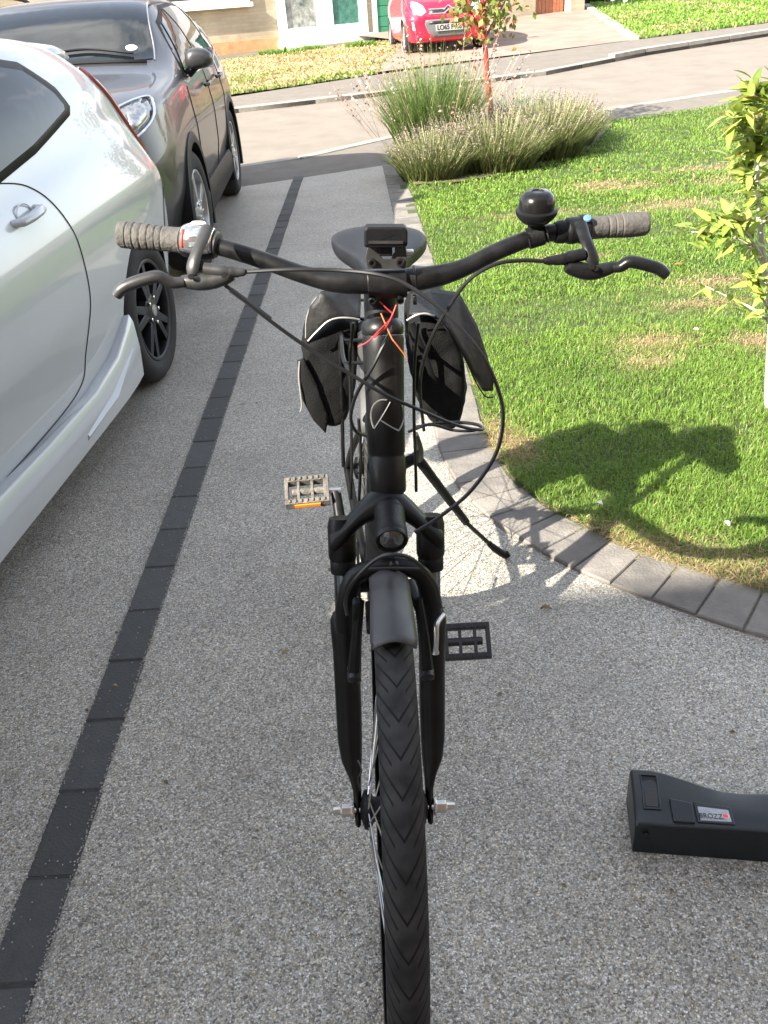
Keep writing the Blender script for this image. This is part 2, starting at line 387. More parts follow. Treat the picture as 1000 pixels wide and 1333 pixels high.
def kerb_run(name, line, zt, wid, up):
    root = MB()
    seg = [s for s in resample(line, .9) if -6 < s[0].x < 11]
    ra = [s[0] for s in seg] + [seg[-1][1]]
    root.loft([[p + Vector((0, 0, fz(p.y) + zt - .12)), p + Vector((0, 0, fz(p.y) + zt - .012)), p + Vector((-.35, 1, 0)).normalized() * (wid - .01) * up + Vector((0, 0, fz(p.y) + zt - .012)), p + Vector((-.35, 1, 0)).normalized() * (wid - .01) * up + Vector((0, 0, fz(p.y) + zt - .12))] for p in ra])
    r = tag(root.build(name, M_joint, smooth=False), kind='structure')
    for a, b in seg:
        d = (b - a).normalized(); n = Vector((-d.y, d.x, 0)) * up; a2 = a + d * .005; b2 = b - d * .005
        h = zt + (.05 if (up > 0 and a.x > 4.3) else 0)
        q = [a2, b2, b2 + n * wid, a2 + n * wid]; m = MB()
        m.loft([[p + Vector((0, 0, fz(p.y) - .1)) for p in q], [p + Vector((0, 0, fz(p.y) + h)) for p in q]])
        m.build('kerb_stone', M_kerb, r, smooth=False, bevel=.008)
kerb_run('near_kerb', NK, .012, .12, -1)
kerb_run('far_kerb', FK, .045, .13, 1)

# lawns
def lawn_base_mat():
    m = bpy.data.materials.new('lawn_soil'); m.use_nodes = True; t = m.node_tree; b = t.nodes['Principled BSDF']
    at = nd(t, 'ShaderNodeAttribute'); at.attribute_name = 'Col'; t.links.new(at.outputs['Color'], b.inputs['Base Color']); b.inputs['Roughness'].default_value = .95
    tc = nd(t, 'ShaderNodeTexCoord'); n2 = nd(t, 'ShaderNodeTexNoise'); n2.inputs['Scale'].default_value = 130; n2.inputs['Detail'].default_value = 5
    t.links.new(tc.outputs['Object'], n2.inputs['Vector']); bp = nd(t, 'ShaderNodeBump'); bp.inputs['Strength'].default_value = .9; bp.inputs['Distance'].default_value = .012
    t.links.new(n2.outputs['Fac'], bp.inputs['Height']); t.links.new(bp.outputs[0], b.inputs['Normal']); return m
M_soil = lawn_base_mat(); M_blade = leafy('grass_blades', .4, .45)
def vnoise(P, s, seed=0.0):
    return np.array([noise.noise(Vector((p[0] * s + seed, p[1] * s - seed, seed))) for p in P])
def inside(P, poly):
    x, y = P[:, 0], P[:, 1]; r = np.zeros(len(P), bool); n = len(poly)
    for i in range(n):
        (x1, y1), (x2, y2) = poly[i], poly[(i + 1) % n]
        c = ((y1 > y) != (y2 > y)) & (x < (x2 - x1) * (y - y1) / (y2 - y1 + 1e-12) + x1); r ^= c
    return r
PATCH = [(800, 247, .30, .12), (780, 243, .2, .1), (850, 452, .15, .10), (843, 478, .10, .07), (930, 372, .22, .09), (880, 270, .3, .12), (985, 450, .1, .09), (920, 400, .2, .06), (740, 340, .2, .05), (700, 283, .28, .07), (945, 220, .5, .12), (985, 235, .4, .15)]
PATCHW = [(aZ(a, b), rx, ry) for a, b, rx, ry in PATCH]
STRAW = [(700, 690, .06, .05), (760, 700, .10, .06), (790, 715, .12, .05), (850, 725, .14, .06), (930, 745, .18, .06), (668, 590, .06, .1), (1000, 760, .2, .07), (650, 575, .05, .12)]
STRAWW = [(aZ(a, b), rx, ry) for a, b, rx, ry in STRAW]
def dryness(P):
    d = np.zeros(len(P))
    for c, rx, ry in PATCHW + STRAWW:
        q = ((P[:, 0] - c.x) / rx) ** 2 + ((P[:, 1] - c.y) / ry) ** 2; d = np.maximum(d, (.66 if ry > .075 else .5) * np.exp(-q * .8))
    return d
def make_grass(name, poly, dens, hmax, wid, dry_fn, green, dark, straw, xlim, zoff=.02, label=None):
    """blades as bent strips of two quads; density and width given by distance"""
    xs = [p[0] for p in poly]; ysv = [p[1] for p in poly]
    Vs, Fs, Cs = [], [], []; nb = 0
    y = max(min(ysv), .9); ymax = max(ysv)
    while y < ymax:
        dy = .25 if y < 6 else 1.0
        de = dens(y); n = int(de * dy * (min(max(xs), xlim(y)[1]) - max(min(xs), xlim(y)[0])))
        if n > 0:
            P = np.c_[np.random.uniform(max(min(xs), xlim(y)[0]), min(max(xs), xlim(y)[1]), n), np.random.uniform(y, y + dy, n)]
            P = P[inside(P, poly)]
            if len(P):
                dr = dry_fn(P); nz = vnoise(P, 2.3, 4.7); nz2 = vnoise(P, 9, 1.3)
                keep = np.random.rand(len(P)) > dr * .42; P, dr, nz, nz2 = P[keep], dr[keep], nz[keep], nz2[keep]
                k = len(P); h = hmax * (0.55 + .55 * np.random.rand(k)) * (1 + .45 * nz2 + .25 * nz) * (1 - .5 * dr)
                a = np.random.rand(k) * 6.283; lean = np.abs(np.random.normal(.7, .45, k)) * h
                w = wid(y) * (0.7 + .6 * np.random.rand(k))
                wa = a + 1.57 + np.random.normal(0, .5, k)
                z0 = np.array([fz(v) for v in P[:, 1]]) + zoff
                base = np.c_[P, z0]; dirv = np.c_[np.cos(a), np.sin(a), 0 * a]; wv = np.c_[np.cos(wa), np.sin(wa), 0 * a] * (w / 2)[:, None]
                up = np.array([0, 0, 1.0])
                mid = base + dirv * (lean * .3)[:, None] + up * (h * .6)[:, None]; tip = base + dirv * lean[:, None] + up * (h * np.clip(1 - .35 * (lean / (h + 1e-6)) ** 2, .35, 1))[:, None]
                v = np.stack([base - wv, base + wv, mid - wv * .8, mid + wv * .8, tip], 1)
                t = np.clip(.5 + .5 * nz + .25 * np.random.normal(0, .5, k), 0, 1)[:, None]
                c = dark * (1 - t) + green * t
                isdry = (np.random.rand(k) < np.clip(dr * 1.2 + .02, 0, .95)); st = straw * (0.6 + .7 * np.random.rand(k))[:, None]
                c = np.where(isdry[:, None], st, c) * (0.87 + .26 * np.random.rand(k))[:, None]
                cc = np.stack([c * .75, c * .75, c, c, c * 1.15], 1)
                idx = nb + np.arange(k)[:, None] * 5
                f = np.concatenate([idx + np.array([0, 1, 3]), idx + np.array([0, 3, 2]), idx + np.array([2, 3, 4])], 0)
                Vs.append(v.reshape(-1, 3)); Cs.append(cc.reshape(-1, 3)); Fs.append(f); nb += 5 * k
        y += dy
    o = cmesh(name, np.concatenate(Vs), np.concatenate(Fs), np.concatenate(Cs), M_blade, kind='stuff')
    return tag(o, label, 'grass')
LAWN = [(p.x, p.y) for p in outer if p.y < 8.7]
LAWN = list(reversed(LAWN))                              # from the near right corner round to the street
lawn_poly = LAWN + [(.45, 8.83), (2.7, 9.93), (4.25, 10.43), (9, 12.3), (9, 1.2)]
def lawn_ground(name, poly, x0, x1, y0, y1, st, dry_fn, gcol, dcol, zoff=.012):
    nx, ny = int((x1 - x0) / st), int((y1 - y0) / st); X, Y = np.meshgrid(np.linspace(x0, x1, nx), np.linspace(y0, y1, ny)); P = np.c_[X.ravel(), Y.ravel()]
    ins = inside(P, poly); dr = dry_fn(P); n1 = vnoise(P, 3.0, 2.2)
    z = np.array([fz(v) for v in P[:, 1]]) + zoff + .006 * n1
    c = np.array(gcol) * (1 - dr[:, None]) + np.array(dcol) * dr[:, None]; c = c * (1 + .35 * n1[:, None])
    I = np.arange(nx * ny).reshape(ny, nx); q = np.stack([I[:-1, :-1], I[:-1, 1:], I[1:, 1:], I[1:, :-1]], -1).reshape(-1, 4)
    q = q[ins[q].all(1)]
    return cmesh(name, np.c_[P, z], q, np.clip(c, 0, 1), M_soil, kind='structure', smooth=True)
# inset a little so that grass overhangs the setts
lawn_ground('lawn', [(p.x - .0, p.y) for p in reversed([q.lerp(w, .45) for q, w in zip(outer, inner)]) if p.y < 8.7] + lawn_poly[len(LAWN):], .2, 9, 1.0, 12.4, .05, dryness, (.05, .065, .02), (.30, .23, .14), .006)
GREEN = np.array([.215, .335, .055]); DARK = np.array([.12, .22, .03]); STRAWC = np.array([.42, .33, .17])
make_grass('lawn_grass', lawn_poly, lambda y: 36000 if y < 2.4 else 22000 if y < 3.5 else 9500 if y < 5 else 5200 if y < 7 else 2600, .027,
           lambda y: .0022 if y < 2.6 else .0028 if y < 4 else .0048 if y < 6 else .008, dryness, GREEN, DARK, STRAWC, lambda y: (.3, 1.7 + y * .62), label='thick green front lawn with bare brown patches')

# dead stalks lying at the edge of the turf and over the kerb
V, Fc, Cc = [], [], []; k0 = 0; rs = random.Random(21)
def stalk(x, y, z, L, w, col, tilt):
    global k0
    a = rs.random() * 6.283; d = Vector((math.cos(a), math.sin(a), tilt)) * L; s = Vector((-math.sin(a), math.cos(a), 0)) * w; p = Vector((x, y, z))
    m = p + d * .5 + Vector((0, 0, L * .12)); V.extend([p - s, p + s, m + s * .8, m - s * .8, p + d]); Cc.extend([col] * 5); Fc.extend([(k0, k0 + 1, k0 + 2), (k0, k0 + 2, k0 + 3), (k0 + 3, k0 + 2, k0 + 4)]); k0 += 5
for c, rx, ry in STRAWW:
    PP = np.array([(c.x + rs.gauss(0, rx * .75), c.y + rs.gauss(0, ry * .75)) for i in range(700)])
    for x, y in PP[inside(PP, lawn_poly)]:
        stalk(x, y, .012 + rs.random() * .014, rs.uniform(.018, .05), rs.uniform(.0007, .0014), np.array([.46, .35, .19]) * rs.uniform(.45, 1.25), rs.uniform(-.1, .35))
for c, rx, ry in PATCHW:
    for i in range(500):
        stalk(c.x + rs.gauss(0, rx * .6), c.y + rs.gauss(0, ry * .6), .012 + rs.random() * .012, rs.uniform(.02, .05), rs.uniform(.0009, .002), np.array([.46, .35, .19]) * rs.uniform(.5, 1.2), rs.uniform(-.1, .35))
for i in range(2600):
    s1 = rs.random() ** .7 * cum[-1]; p, d = at_s(s1); n = Vector((-d.y, d.x, 0)); q = p + n * (kw + abs(rs.gauss(0, .02)) - .004)
    g_ = rs.random() < .55; stalk(q.x, q.y, .010 + rs.random() * .01, rs.uniform(.02, .045), rs.uniform(.0008, .0016), (np.array([.13, .24, .035]) if g_ else np.array([.42, .32, .17])) * rs.uniform(.6, 1.25), rs.uniform(.0, .9 if g_ else .3))
tag(cmesh('dry_thatch', [tuple(v) for v in V], Fc, np.array(Cc), M_blade, kind='stuff'), 'dry straw lying along the turf edge beside the kerb', 'straw')
# the lawns across the road
FPa = [p for p in FP]
def fpy(x):
    for (ax, ay), (bx, by) in zip(FPa, FPa[1:]):
        if ax <= x <= bx: return ay + (by - ay) * (x - ax) / (bx - ax)
    return FPa[-1][1]
HA = R(22); HB = Vector((-1.6, 24.2, 0))                       # the facade line opposite
hd = Vector((math.cos(HA), math.sin(HA), 0)); hn = Vector((math.sin(HA), -math.cos(HA), 0))
def hpt(u, v=0.0): return HB + hd * u + hn * v                # u along the facade, v out towards the street
lx = far(488, 95).x
farlawn = [(-9, fpy(-9)), (-3, fpy(-3)), (lx, fpy(lx)), tuple(hpt(2.3, 2.6).xy), tuple(hpt(-8, 2.6).xy)]
def dry2(P): return np.clip(.85 + .9 * vnoise(P, .9, 3.1), 0, .95) * np.clip((P[:, 1] - np.array([fpy(x) for x in P[:, 0]])) / 1.2, .15, 1)
lawn_ground('dry_lawn', farlawn, -9, 3, 9, 27, .16, dry2, (.10, .10, .03), (.34, .26, .13), .03)
make_grass('dry_lawn_grass', farlawn, lambda y: 420, .07, lambda y: .03, dry2, GREEN, DARK, STRAWC, lambda y: (-8, 3), .03, 'parched lawn in front of the pale house')
frl = [tuple(far(822, 53).xy), (5.6, fpy(5.6) + .02), (12, fpy(12)), (18, fpy(17.9)), (20, 40), (9.5, 36), tuple(far(762, 12).xy)]
nodry = lambda P: np.clip(.12 + .5 * vnoise(P, .8, 7.0), 0, .6)
lawn_ground('far_lawn', frl, 4, 20, 15, 40, .25, nodry, (.10, .14, .03), (.25, .2, .1), .03)
make_grass('far_lawn_grass', frl, lambda y: 420 if y < 26 else 130, .09, lambda y: .035, nodry, GREEN * 1.1, DARK * 1.1, STRAWC, lambda y: (4.5, 18), .03, 'bright green lawn across the road')
# ------------------------------------------------------------------ houses
def brick_mat(name, c1, c2, mortar, sx=.225, sy=.075, axis='facade'):
    m = bpy.data.materials.new(name); m.use_nodes = True; t = m.node_tree; b = t.nodes['Principled BSDF']
    tc = nd(t, 'ShaderNodeTexCoord'); sp = nd(t, 'ShaderNodeSeparateXYZ'); t.links.new(tc.outputs['Object'], sp.inputs[0])
    cb = nd(t, 'ShaderNodeCombineXYZ'); t.links.new(sp.outputs[0], cb.inputs[0])
    t.links.new(sp.outputs[2 if axis == 'facade' else 1], cb.inputs[1])
    br = nd(t, 'ShaderNodeTexBrick'); br.inputs['Scale'].default_value = 1; br.inputs['Brick Width'].default_value = sx; br.inputs['Row Height'].default_value = sy
    br.inputs['Mortar Size'].default_value = .008; br.inputs['Color1'].default_value = (*c1, 1); br.inputs['Color2'].default_value = (*c2, 1); br.inputs['Mortar'].default_value = (*mortar, 1)
    t.links.new(cb.outputs[0], br.inputs['Vector'])
    nz = nd(t, 'ShaderNodeTexNoise'); nz.inputs['Scale'].default_value = 1.5; nz.inputs['Detail'].default_value = 8; t.links.new(tc.outputs['Object'], nz.inputs['Vector'])
    mr = nd(t, 'ShaderNodeMapRange'); mr.inputs[1].default_value = .3; mr.inputs[2].default_value = .7; mr.inputs[3].default_value = .78; mr.inputs[4].default_value = 1.15; t.links.new(nz.outputs['Fac'], mr.inputs[0])
    mx = nd(t, 'ShaderNodeMixRGB', blend_type='MULTIPLY'); mx.inputs[0].default_value = 1; t.links.new(br.outputs['Color'], mx.inputs[1]); t.links.new(mr.outputs[0], mx.inputs[2])
    t.links.new(mx.outputs[0], b.inputs['Base Color']); b.inputs['Roughness'].default_value = .9
    bp = nd(t, 'ShaderNodeBump'); bp.inputs['Strength'].default_value = .5; bp.inputs['Distance'].default_value = .01; bp.invert = True
    t.links.new(br.outputs['Fac'], bp.inputs['Height']); t.links.new(bp.outputs[0], b.inputs['Normal']); return m
M_cream = brick_mat('cream_brick', (.36, .29, .18), (.42, .35, .23), (.35, .31, .25))
M_red_brick = brick_mat('brown_brick', (.26, .13, .07), (.33, .18, .10), (.35, .31, .26))
M_paver = brick_mat('pink_paving', (.21, .145, .11), (.25, .18, .14), (.19, .155, .12), .2, .1, 'floor')
M_white = mat('white_upvc', (.80, .80, .78), .35)
M_tile = mat('roof_tile', (.20, .10, .065), .85, var=.3, vscale=3, bump=.5, bscale=20)
M_glass = mat('window_glass', (.02, .03, .03), .04, spec=.8)
M_obscure = mat('obscure_glass', (.06, .085, .07), .16, col2=(.42, .43, .38), vscale=5.5, bump=.9, bscale=38)
M_obscure2 = mat('green_obscure_glass', (.025, .10, .075), .16, col2=(.07, .20, .15), vscale=9, bump=.9, bscale=38)
M_green = mat('green_door_paint', (.035, .19, .10), .45, var=.12, vscale=3)
M_wood = mat('red_brown_wood', (.26, .085, .04), .55, col2=(.40, .15, .07), vscale=9, bump=.3, bscale=30)
M_slab = mat('concrete_slab', (.42, .38, .33), .9, var=.15, vscale=3, bump=.3, bscale=40)

# the drive opposite
fd = [tuple(far(488, 97).xy), tuple(far(820, 55).xy), tuple(far(760, 10).xy), tuple(hpt(9.2, -1).xy), tuple(hpt(1.9, -1).xy), tuple(hpt(1.9, 2.6).xy)]
sheet('far_driveway', fd, .034, M_paver)
# pale stone edging between that drive and the lawn
eg0, eg1 = far(818, 54), far(757, 9)
edg = MB()
for k in range(9):
    a = eg0.lerp(eg1, k / 9); b = eg0.lerp(eg1, (k + .95) / 9); d = (b - a).normalized(); n = Vector((d.y, -d.x, 0)) * .2
    q = [a, a + n, b + n, b]; m = MB(); m.loft([[Vector((p.x, p.y, fz(p.y) - .05)) for p in q], [Vector((p.x, p.y, fz(p.y) + .085)) for p in q]])
    if k == 0:
        er = tag(m.build('edging_kerb', M_kerb, smooth=False), kind='structure')
    else: m.build('kerb_stone', M_kerb, er, smooth=False, bevel=.01)
hz = lambda u, v=0: fz(hpt(u, v).y)
BZ = fz(HB.y)                                             # ground height at the house
house = thing('house', Vector((HB.x, HB.y, BZ)), 'pale cream brick house with white glazed porch and green garage door across the road', 'house', rz=HA, local=True)
def hb(u0, u1, v0, v1, z0, z1):                           # box in facade coordinates (v out to the street is -y)
    return MB().box(((u0 + u1) / 2, -(v0 + v1) / 2, (z0 + z1) / 2), (u1 - u0, v1 - v0, z1 - z0))
def facade_u(px, py):
    """distance along the facade seen at a pixel"""
    d = ray(px, py); n = Vector((hn.x, hn.y, 0)); t = (HB - CP).dot(n) / d.dot(n); p = CP + d * t
    return (p - HB).dot(hd), p.z - BZ
wa = MB()
m = hb(-8, 7.4, -7, 0, -.6, 2.55); 
wall = m.build('wall', M_cream, house, smooth=False)
hb(-8.02, 2.2, -.01, .05, -.6, .16).build('plinth', mat('orange_brick', (.48, .25, .12), .9, var=.2, vscale=6), house, smooth=False)
hb(-8, 7.4, -7, .0, 2.55, 5.0).build('upper_wall', M_white, house, smooth=False)
rf = MB(); rf.loft([[Vector((-8.3, .45, 4.95)), Vector((-8.3, 3.5, 7.2)), Vector((-8.3, 7.45, 4.95))], [Vector((7.7, .45, 4.95)), Vector((7.7, 3.5, 7.2)), Vector((7.7, 7.45, 4.95))]])
rf.v = [Vector((p.x, p.y - .9 if p.y < 1 else p.y, p.z)) for p in rf.v]
rf.build('roof', M_tile, house, smooth=False)
# porch with two obscured panes
ul, _ = facade_u(364, 55); ur, _ = facade_u(478, 42); um, _ = facade_u(424, 48)
def pane_frame(name, u0, u1, z0, z1, v, bar, mg, label=None, th=.07):
    f = MB()
    f.box(((u0 + u1) / 2, -v, z0 + bar / 2), (u1 - u0, th, bar)); f.box(((u0 + u1) / 2, -v, z1 - bar / 2), (u1 - u0, th, bar))
    f.box((u0 + bar / 2, -v, (z0 + z1) / 2), (bar, th, z1 - z0 - 2 * bar)); f.box((u1 - bar / 2, -v, (z0 + z1) / 2), (bar, th, z1 - z0 - 2 * bar))
    o = f.build(name, M_white, house, smooth=False)
    MB().box(((u0 + u1) / 2, -v + .01, (z0 + z1) / 2), (u1 - u0 - 2 * bar + .01, .02, z1 - z0 - 2 * bar + .01)).build('pane', mg, o, smooth=False)
    return o
pane_frame('porch_window', ul, um, .10, 2.2, .06, .22, M_obscure)
pane_frame('porch_door', um, ur, .10, 2.2, .06, .22, M_obscure2)
hb(ul - .05, ur + .05, .0, .34, -.4, .085).build('door_step', M_white, house, smooth=False)
wl0, _ = facade_u(150, 20); wl1, _ = facade_u(325, 10)
pane_frame('window', wl0 - .8, wl1, .95, 2.2, .05, .12, M_glass)
hb(wl0 - .9, wl1 + .05, .0, .16, .86, .95).build('window_sill', M_white, house, smooth=False)
# garage door, green horizontal boards in a white frame
g0, _ = facade_u(491, 38); g1 = g0 + 2.3
MB().box((g0 - .06, -.03, 1.05), (.12, .08, 2.2)).build('door_frame', M_white, house, smooth=False)
gdo = hb(g0, g1, .0, .02, -.1, 2.1).build('garage_door', M_green, house, smooth=False)
for k in range(9): hb(g0 + .01, g1 - .01, .021, .05, -.05 + k * .235, -.05 + k * .235 + .222).build('board', M_green, gdo, smooth=False, bevel=.006)
# the second garage to the right, red brown boards
garage = thing('garage', Vector((HB.x, HB.y, BZ)), 'brick garage with red brown vertical boarded door across the road', 'garage', rz=HA, local=True)
q0, _ = facade_u(600, 30); q1, _ = facade_u(737, 12)
hs = .4                                                   # set a little back
MB().box(((7.41 + q1 + .5) / 2 , 3.2, 1.2), (q1 + .5 - 7.41, 6.0, 3.4)).build('wall', M_red_brick, garage, smooth=False)
gd2 = MB().box(((7.45 + q1) / 2, .18, 1.05), (q1 - 7.45, .03, 2.3)).build('garage_door', M_wood, garage, smooth=False)
nb_ = max(3, int((q1 - 7.45) / .11))
for k in range(nb_):
    w_ = (q1 - 7.45) / nb_
    MB().box((7.45 + (k + .5) * w_, .15, 1.05), (w_ - .012, .03, 2.3)).build('board', M_wood, gd2, smooth=False)
MB().box((q1 + .28, .0, 1.1), (.46, .3, 2.6)).build('pillar', M_cream, garage, smooth=False)
MB().box(((7.41 + q1 + .5) / 2, 3.1, 3.0), (q1 + 1.0 - 7.41, 6.6, .2)).build('roof', M_tile, garage, smooth=False)
# the house behind the camera, whose eaves shade this end of the drive
own = thing('house', Vector((0, -2.5, 0)), 'brown brick house at the near end of the drive casting the broad shadow', 'house', local=True)
MB().box((-.5, -3.6, 2.4), (15, 7.0, 4.8)).build('wall', M_red_brick, own, smooth=False)
r2 = MB(); r2.loft([[Vector((x, .32, 4.78)), Vector((x, .32, 4.96)), Vector((x, -3.6, 7.2)), Vector((x, -7.5, 4.96)), Vector((x, -7.5, 4.78))] for x in (-8.4, 7.4)]); r2.build('roof', M_tile, own, smooth=False)
MB().box((-1.9, -.07, 1.05), (2.3, .06, 2.1)).build('garage_door', M_white, own, smooth=False)
# neighbouring house to the right, seen mirrored in the car windows
nbh = thing('house', Vector((15, 2, 0)), 'brown neighbouring house mirrored in the white car rear side window', 'house', local=True)
MB().box((4, 0, 2.3), (8, 14, 4.8)).build('wall', M_red_brick, nbh, smooth=False)
r3 = MB(); r3.loft([[Vector((-.4, y, 4.7)), Vector((4, y, 7.4)), Vector((8.4, y, 4.7))] for y in (-7.4, 7.4)]); r3.build('roof', M_tile, nbh, smooth=False)

# ------------------------------------------------------------------ plants
M_leaf = leafy('leaf', .35, .42); M_dry = leafy('dry_stalk', .15, .7)
M_bark_red = mat('red_bark', (.26, .022, .018), .38, col2=(.36, .07, .045), vscale=14, bump=.4, bscale=50)
M_bark_pale = mat('pale_bark', (.34, .31, .27), .8, col2=(.52, .49, .45), vscale=20, bump=.4, bscale=90)
def stalks(name, c, rx, ry, n, h, spread, w, cols, parent, m=None, segs=3, kind='stuff', tipf=None, root_r=1.0, droop=.3, hj=.25):
    """thin upright leaves fanning from a clump"""
    V, Fc, Cc = [], [], []; k0 = 0
    for i in range(n):
        r = math.sqrt(random.random()); a = random.random() * 6.283
        bx, by = c.x + math.cos(a) * r * rx * root_r, c.y + math.sin(a) * r * ry * root_r; bz = fz(by) + .01
        H_ = h * (1 - .28 * r * r) * random.uniform(1 - hj, 1 + hj); az = a + random.gauss(0, .7); ln = spread * (r * .8 + .25 + random.gauss(0, .18)) * H_
        wa = random.random() * 6.283; ww = w * random.uniform(.7, 1.3); wv = np.array([math.cos(wa), math.sin(wa), 0]) * ww / 2
        col = np.array(random.choice(cols)) * random.uniform(.75, 1.25)
        for s in range(segs + 1):
            t = s / segs; q = np.array([bx + math.cos(az) * ln * t ** 1.6, by + math.sin(az) * ln * t ** 1.6, bz + H_ * (t - droop * t ** 3 * abs(ln) / max(H_, .01))])
            f_ = (1 - t) ** .6 if not tipf else 1
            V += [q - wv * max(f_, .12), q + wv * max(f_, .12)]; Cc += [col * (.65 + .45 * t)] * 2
        for s in range(segs):
            b = k0 + s * 2; Fc.append((b, b + 1, b + 3, b + 2))
        k0 += (segs + 1) * 2
    return cmesh(name, V, Fc, np.array(Cc), m or M_leaf, parent, kind)
def spikes(name, c, rx, ry, n, h, spread, sl, sw, cols, stalkcol, parent):
    """flower spikes on thin stalks: stalk, and whorls of small florets up the last stretch"""
    V, Fc, Cc = [], [], []; k0 = 0
    for i in range(n):
        r = math.sqrt(random.random()); a = random.random() * 6.283; bx, by = c.x + math.cos(a) * r * rx * .75, c.y + math.sin(a) * r * ry * .75; bz = fz(by)
        H_ = h * (1 - .38 * r * r) * random.uniform(.8, 1.15); az = a + random.gauss(0, .5); ln = spread * (r + .1) * H_ * random.uniform(.7, 1.2)
        P = lambda t: np.array([bx + math.cos(az) * ln * t ** 1.3, by + math.sin(az) * ln * t ** 1.3, bz + H_ * t])
        wa = random.random() * 6.283; wv = np.array([math.cos(wa), math.sin(wa), 0]) * .0022
        sc = np.array(stalkcol) * random.uniform(.8, 1.25); t0 = .35
        V += [P(t0) - wv, P(t0) + wv, P(.97) + wv, P(.97) - wv]; Cc += [sc] * 4; Fc.append((k0, k0 + 1, k0 + 2, k0 + 3)); k0 += 4
        cc = np.array(random.choice(cols)); q = int(5 + 3 * random.random())
        for s in range(q):
            t = 1 - sl / H_ * s / q; p = P(t); ww = sw * random.uniform(.6, 1.2); aa = random.random() * 6.283; d1 = np.array([math.cos(aa), math.sin(aa), random.uniform(-.3, .6)]) * ww; d2 = np.array([-math.sin(aa) * .5, math.cos(aa) * .5, .9]) * ww
            V += [p - d1, p - d2 * .6, p + d1, p + d2 * .8]; Cc += [cc * random.uniform(.7, 1.3)] * 4; Fc.append((k0, k0 + 1, k0 + 2, k0 + 3)); k0 += 4
    return cmesh(name, V, Fc, np.array(Cc), M_dry, parent, 'stuff')
LGRN = [(.12, .165, .045), (.155, .20, .055), (.19, .215, .075), (.10, .135, .045), (.22, .195, .10)]
LFLW = [(.21, .155, .155), (.26, .20, .175), (.16, .12, .13), (.29, .225, .17)]
bedc = MB()
BED = [(.47, 7.45), (.85, 7.42), (1.5, 7.75), (2.2, 8.5), (2.75, 9.75), (2.3, 9.82), (1.4, 9.3), (.5, 8.86), (.42, 8.4)]
tag(sheet('flower_bed', [(x, y) for x, y in BED], .028, mat('bed_soil', (.07, .05, .035), .95, col2=(.16, .125, .09), vscale=18, bump=.8, bscale=60)), kind='structure')
LAVS = [(.66, 7.75, .32, .28, .38, 'lavender bush at the drive end of the flower bed, lowest and driest'), (1.22, 7.92, .40, .34, .44, 'broad lavender bush in the middle of the flower bed'), (1.72, 8.35, .40, .36, .47, 'lavender bush with tall faded spikes below the red stemmed tree'), (2.02, 8.95, .36, .42, .42, 'lavender bush at the right end of the flower bed beside the lawn'), (.98, 8.3, .3, .3, .43, 'lavender bush tucked in front of the tall ornamental grass')]
for (x, y, rx, ry, h, lb) in LAVS:
    c = Vector((x, y, fz(y))); t = thing('lavender_bush', c, lb, 'lavender', 'lavender bushes in the flower bed')
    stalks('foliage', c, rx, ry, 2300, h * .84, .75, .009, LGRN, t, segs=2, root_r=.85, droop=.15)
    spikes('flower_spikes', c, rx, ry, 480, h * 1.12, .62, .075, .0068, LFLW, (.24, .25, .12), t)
def og(x, y, rx, ry, n, h, spread, w, cols, name, label, cat, plume=None):
    c = Vector((x, y, fz(y))); t = thing(name, c, label, cat)
    stalks('foliage', c, rx, ry, n, h, spread, w, cols, t, segs=4, root_r=.7, droop=.45)
    if plume: spikes('plumes', c, rx * 1.5, ry * 1.3, plume[0], plume[1], plume[2], plume[3], plume[4], plume[5], (.36, .25, .18), t)
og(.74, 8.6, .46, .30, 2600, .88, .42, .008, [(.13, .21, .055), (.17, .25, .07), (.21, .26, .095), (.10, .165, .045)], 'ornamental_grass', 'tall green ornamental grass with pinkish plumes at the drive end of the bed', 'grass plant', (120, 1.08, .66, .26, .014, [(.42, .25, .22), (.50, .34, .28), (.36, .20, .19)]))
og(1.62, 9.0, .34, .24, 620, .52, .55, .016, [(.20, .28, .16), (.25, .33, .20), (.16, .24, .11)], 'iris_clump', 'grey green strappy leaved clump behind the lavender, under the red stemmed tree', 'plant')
# low weeds along the far edges
for (px, py, w_, h_, lb_) in [(365, 72, .5, .16, 'widest green weed tuft on the parched lawn edge, left of the porch step'), (405, 66, .3, .12, 'smallest green weed tuft on the parched lawn edge, below the porch panes'), (470, 62, .35, .16, 'green weed tuft at the corner of the parched lawn by the red car')]:
    p = far(px, py); c = Vector((p.x, p.y, fz(p.y))); 
    t = thing('weed', c, lb_, 'weed', 'weeds along the parched lawn edge'); stalks('foliage', c, w_, .2, 160, h_, .7, .04, [(.12, .24, .04), (.16, .28, .05)], t, segs=2)
p = far(770, 4); c = Vector((p.x, p.y, fz(p.y))); t = thing('shrub', c, 'dark green shrub beside the garage pillar', 'shrub')
stalks('foliage', c, .9, .6, 900, .75, .5, .09, [(.04, .09, .02), (.06, .12, .03), (.03, .06, .015)], t, segs=2)
# dry white seed heads on the far lawn
for (px, py, lb_) in [(797, 16, 'white flower head in the far lawn, nearest the pale stone edging'), (812, 10, 'white flower head in the far lawn, middle of the upper pair'), (822, 8, 'white flower head in the far lawn, farthest from the edging'), (813, 18, 'white flower head in the far lawn, lowest of the four')]:
    p = far(px, py); c = Vector((p.x, p.y, fz(p.y) + .05)); t = thing('white_flower', c, lb_, 'flower', 'white flowers in the far lawn')
    MB().tube([c, c + Vector((0, 0, .2))], .006, 6).build('stem', mat('stem_green', (.12, .2, .05), .6), t); MB().lathe([(.01, 0), (.05, .02), (.06, .05), (.03, .08)], c + Vector((0, 0, .2)), (0, 0, 1), 8).build('flower_head', mat('petal_white', (.8, .8, .76), .7), t)

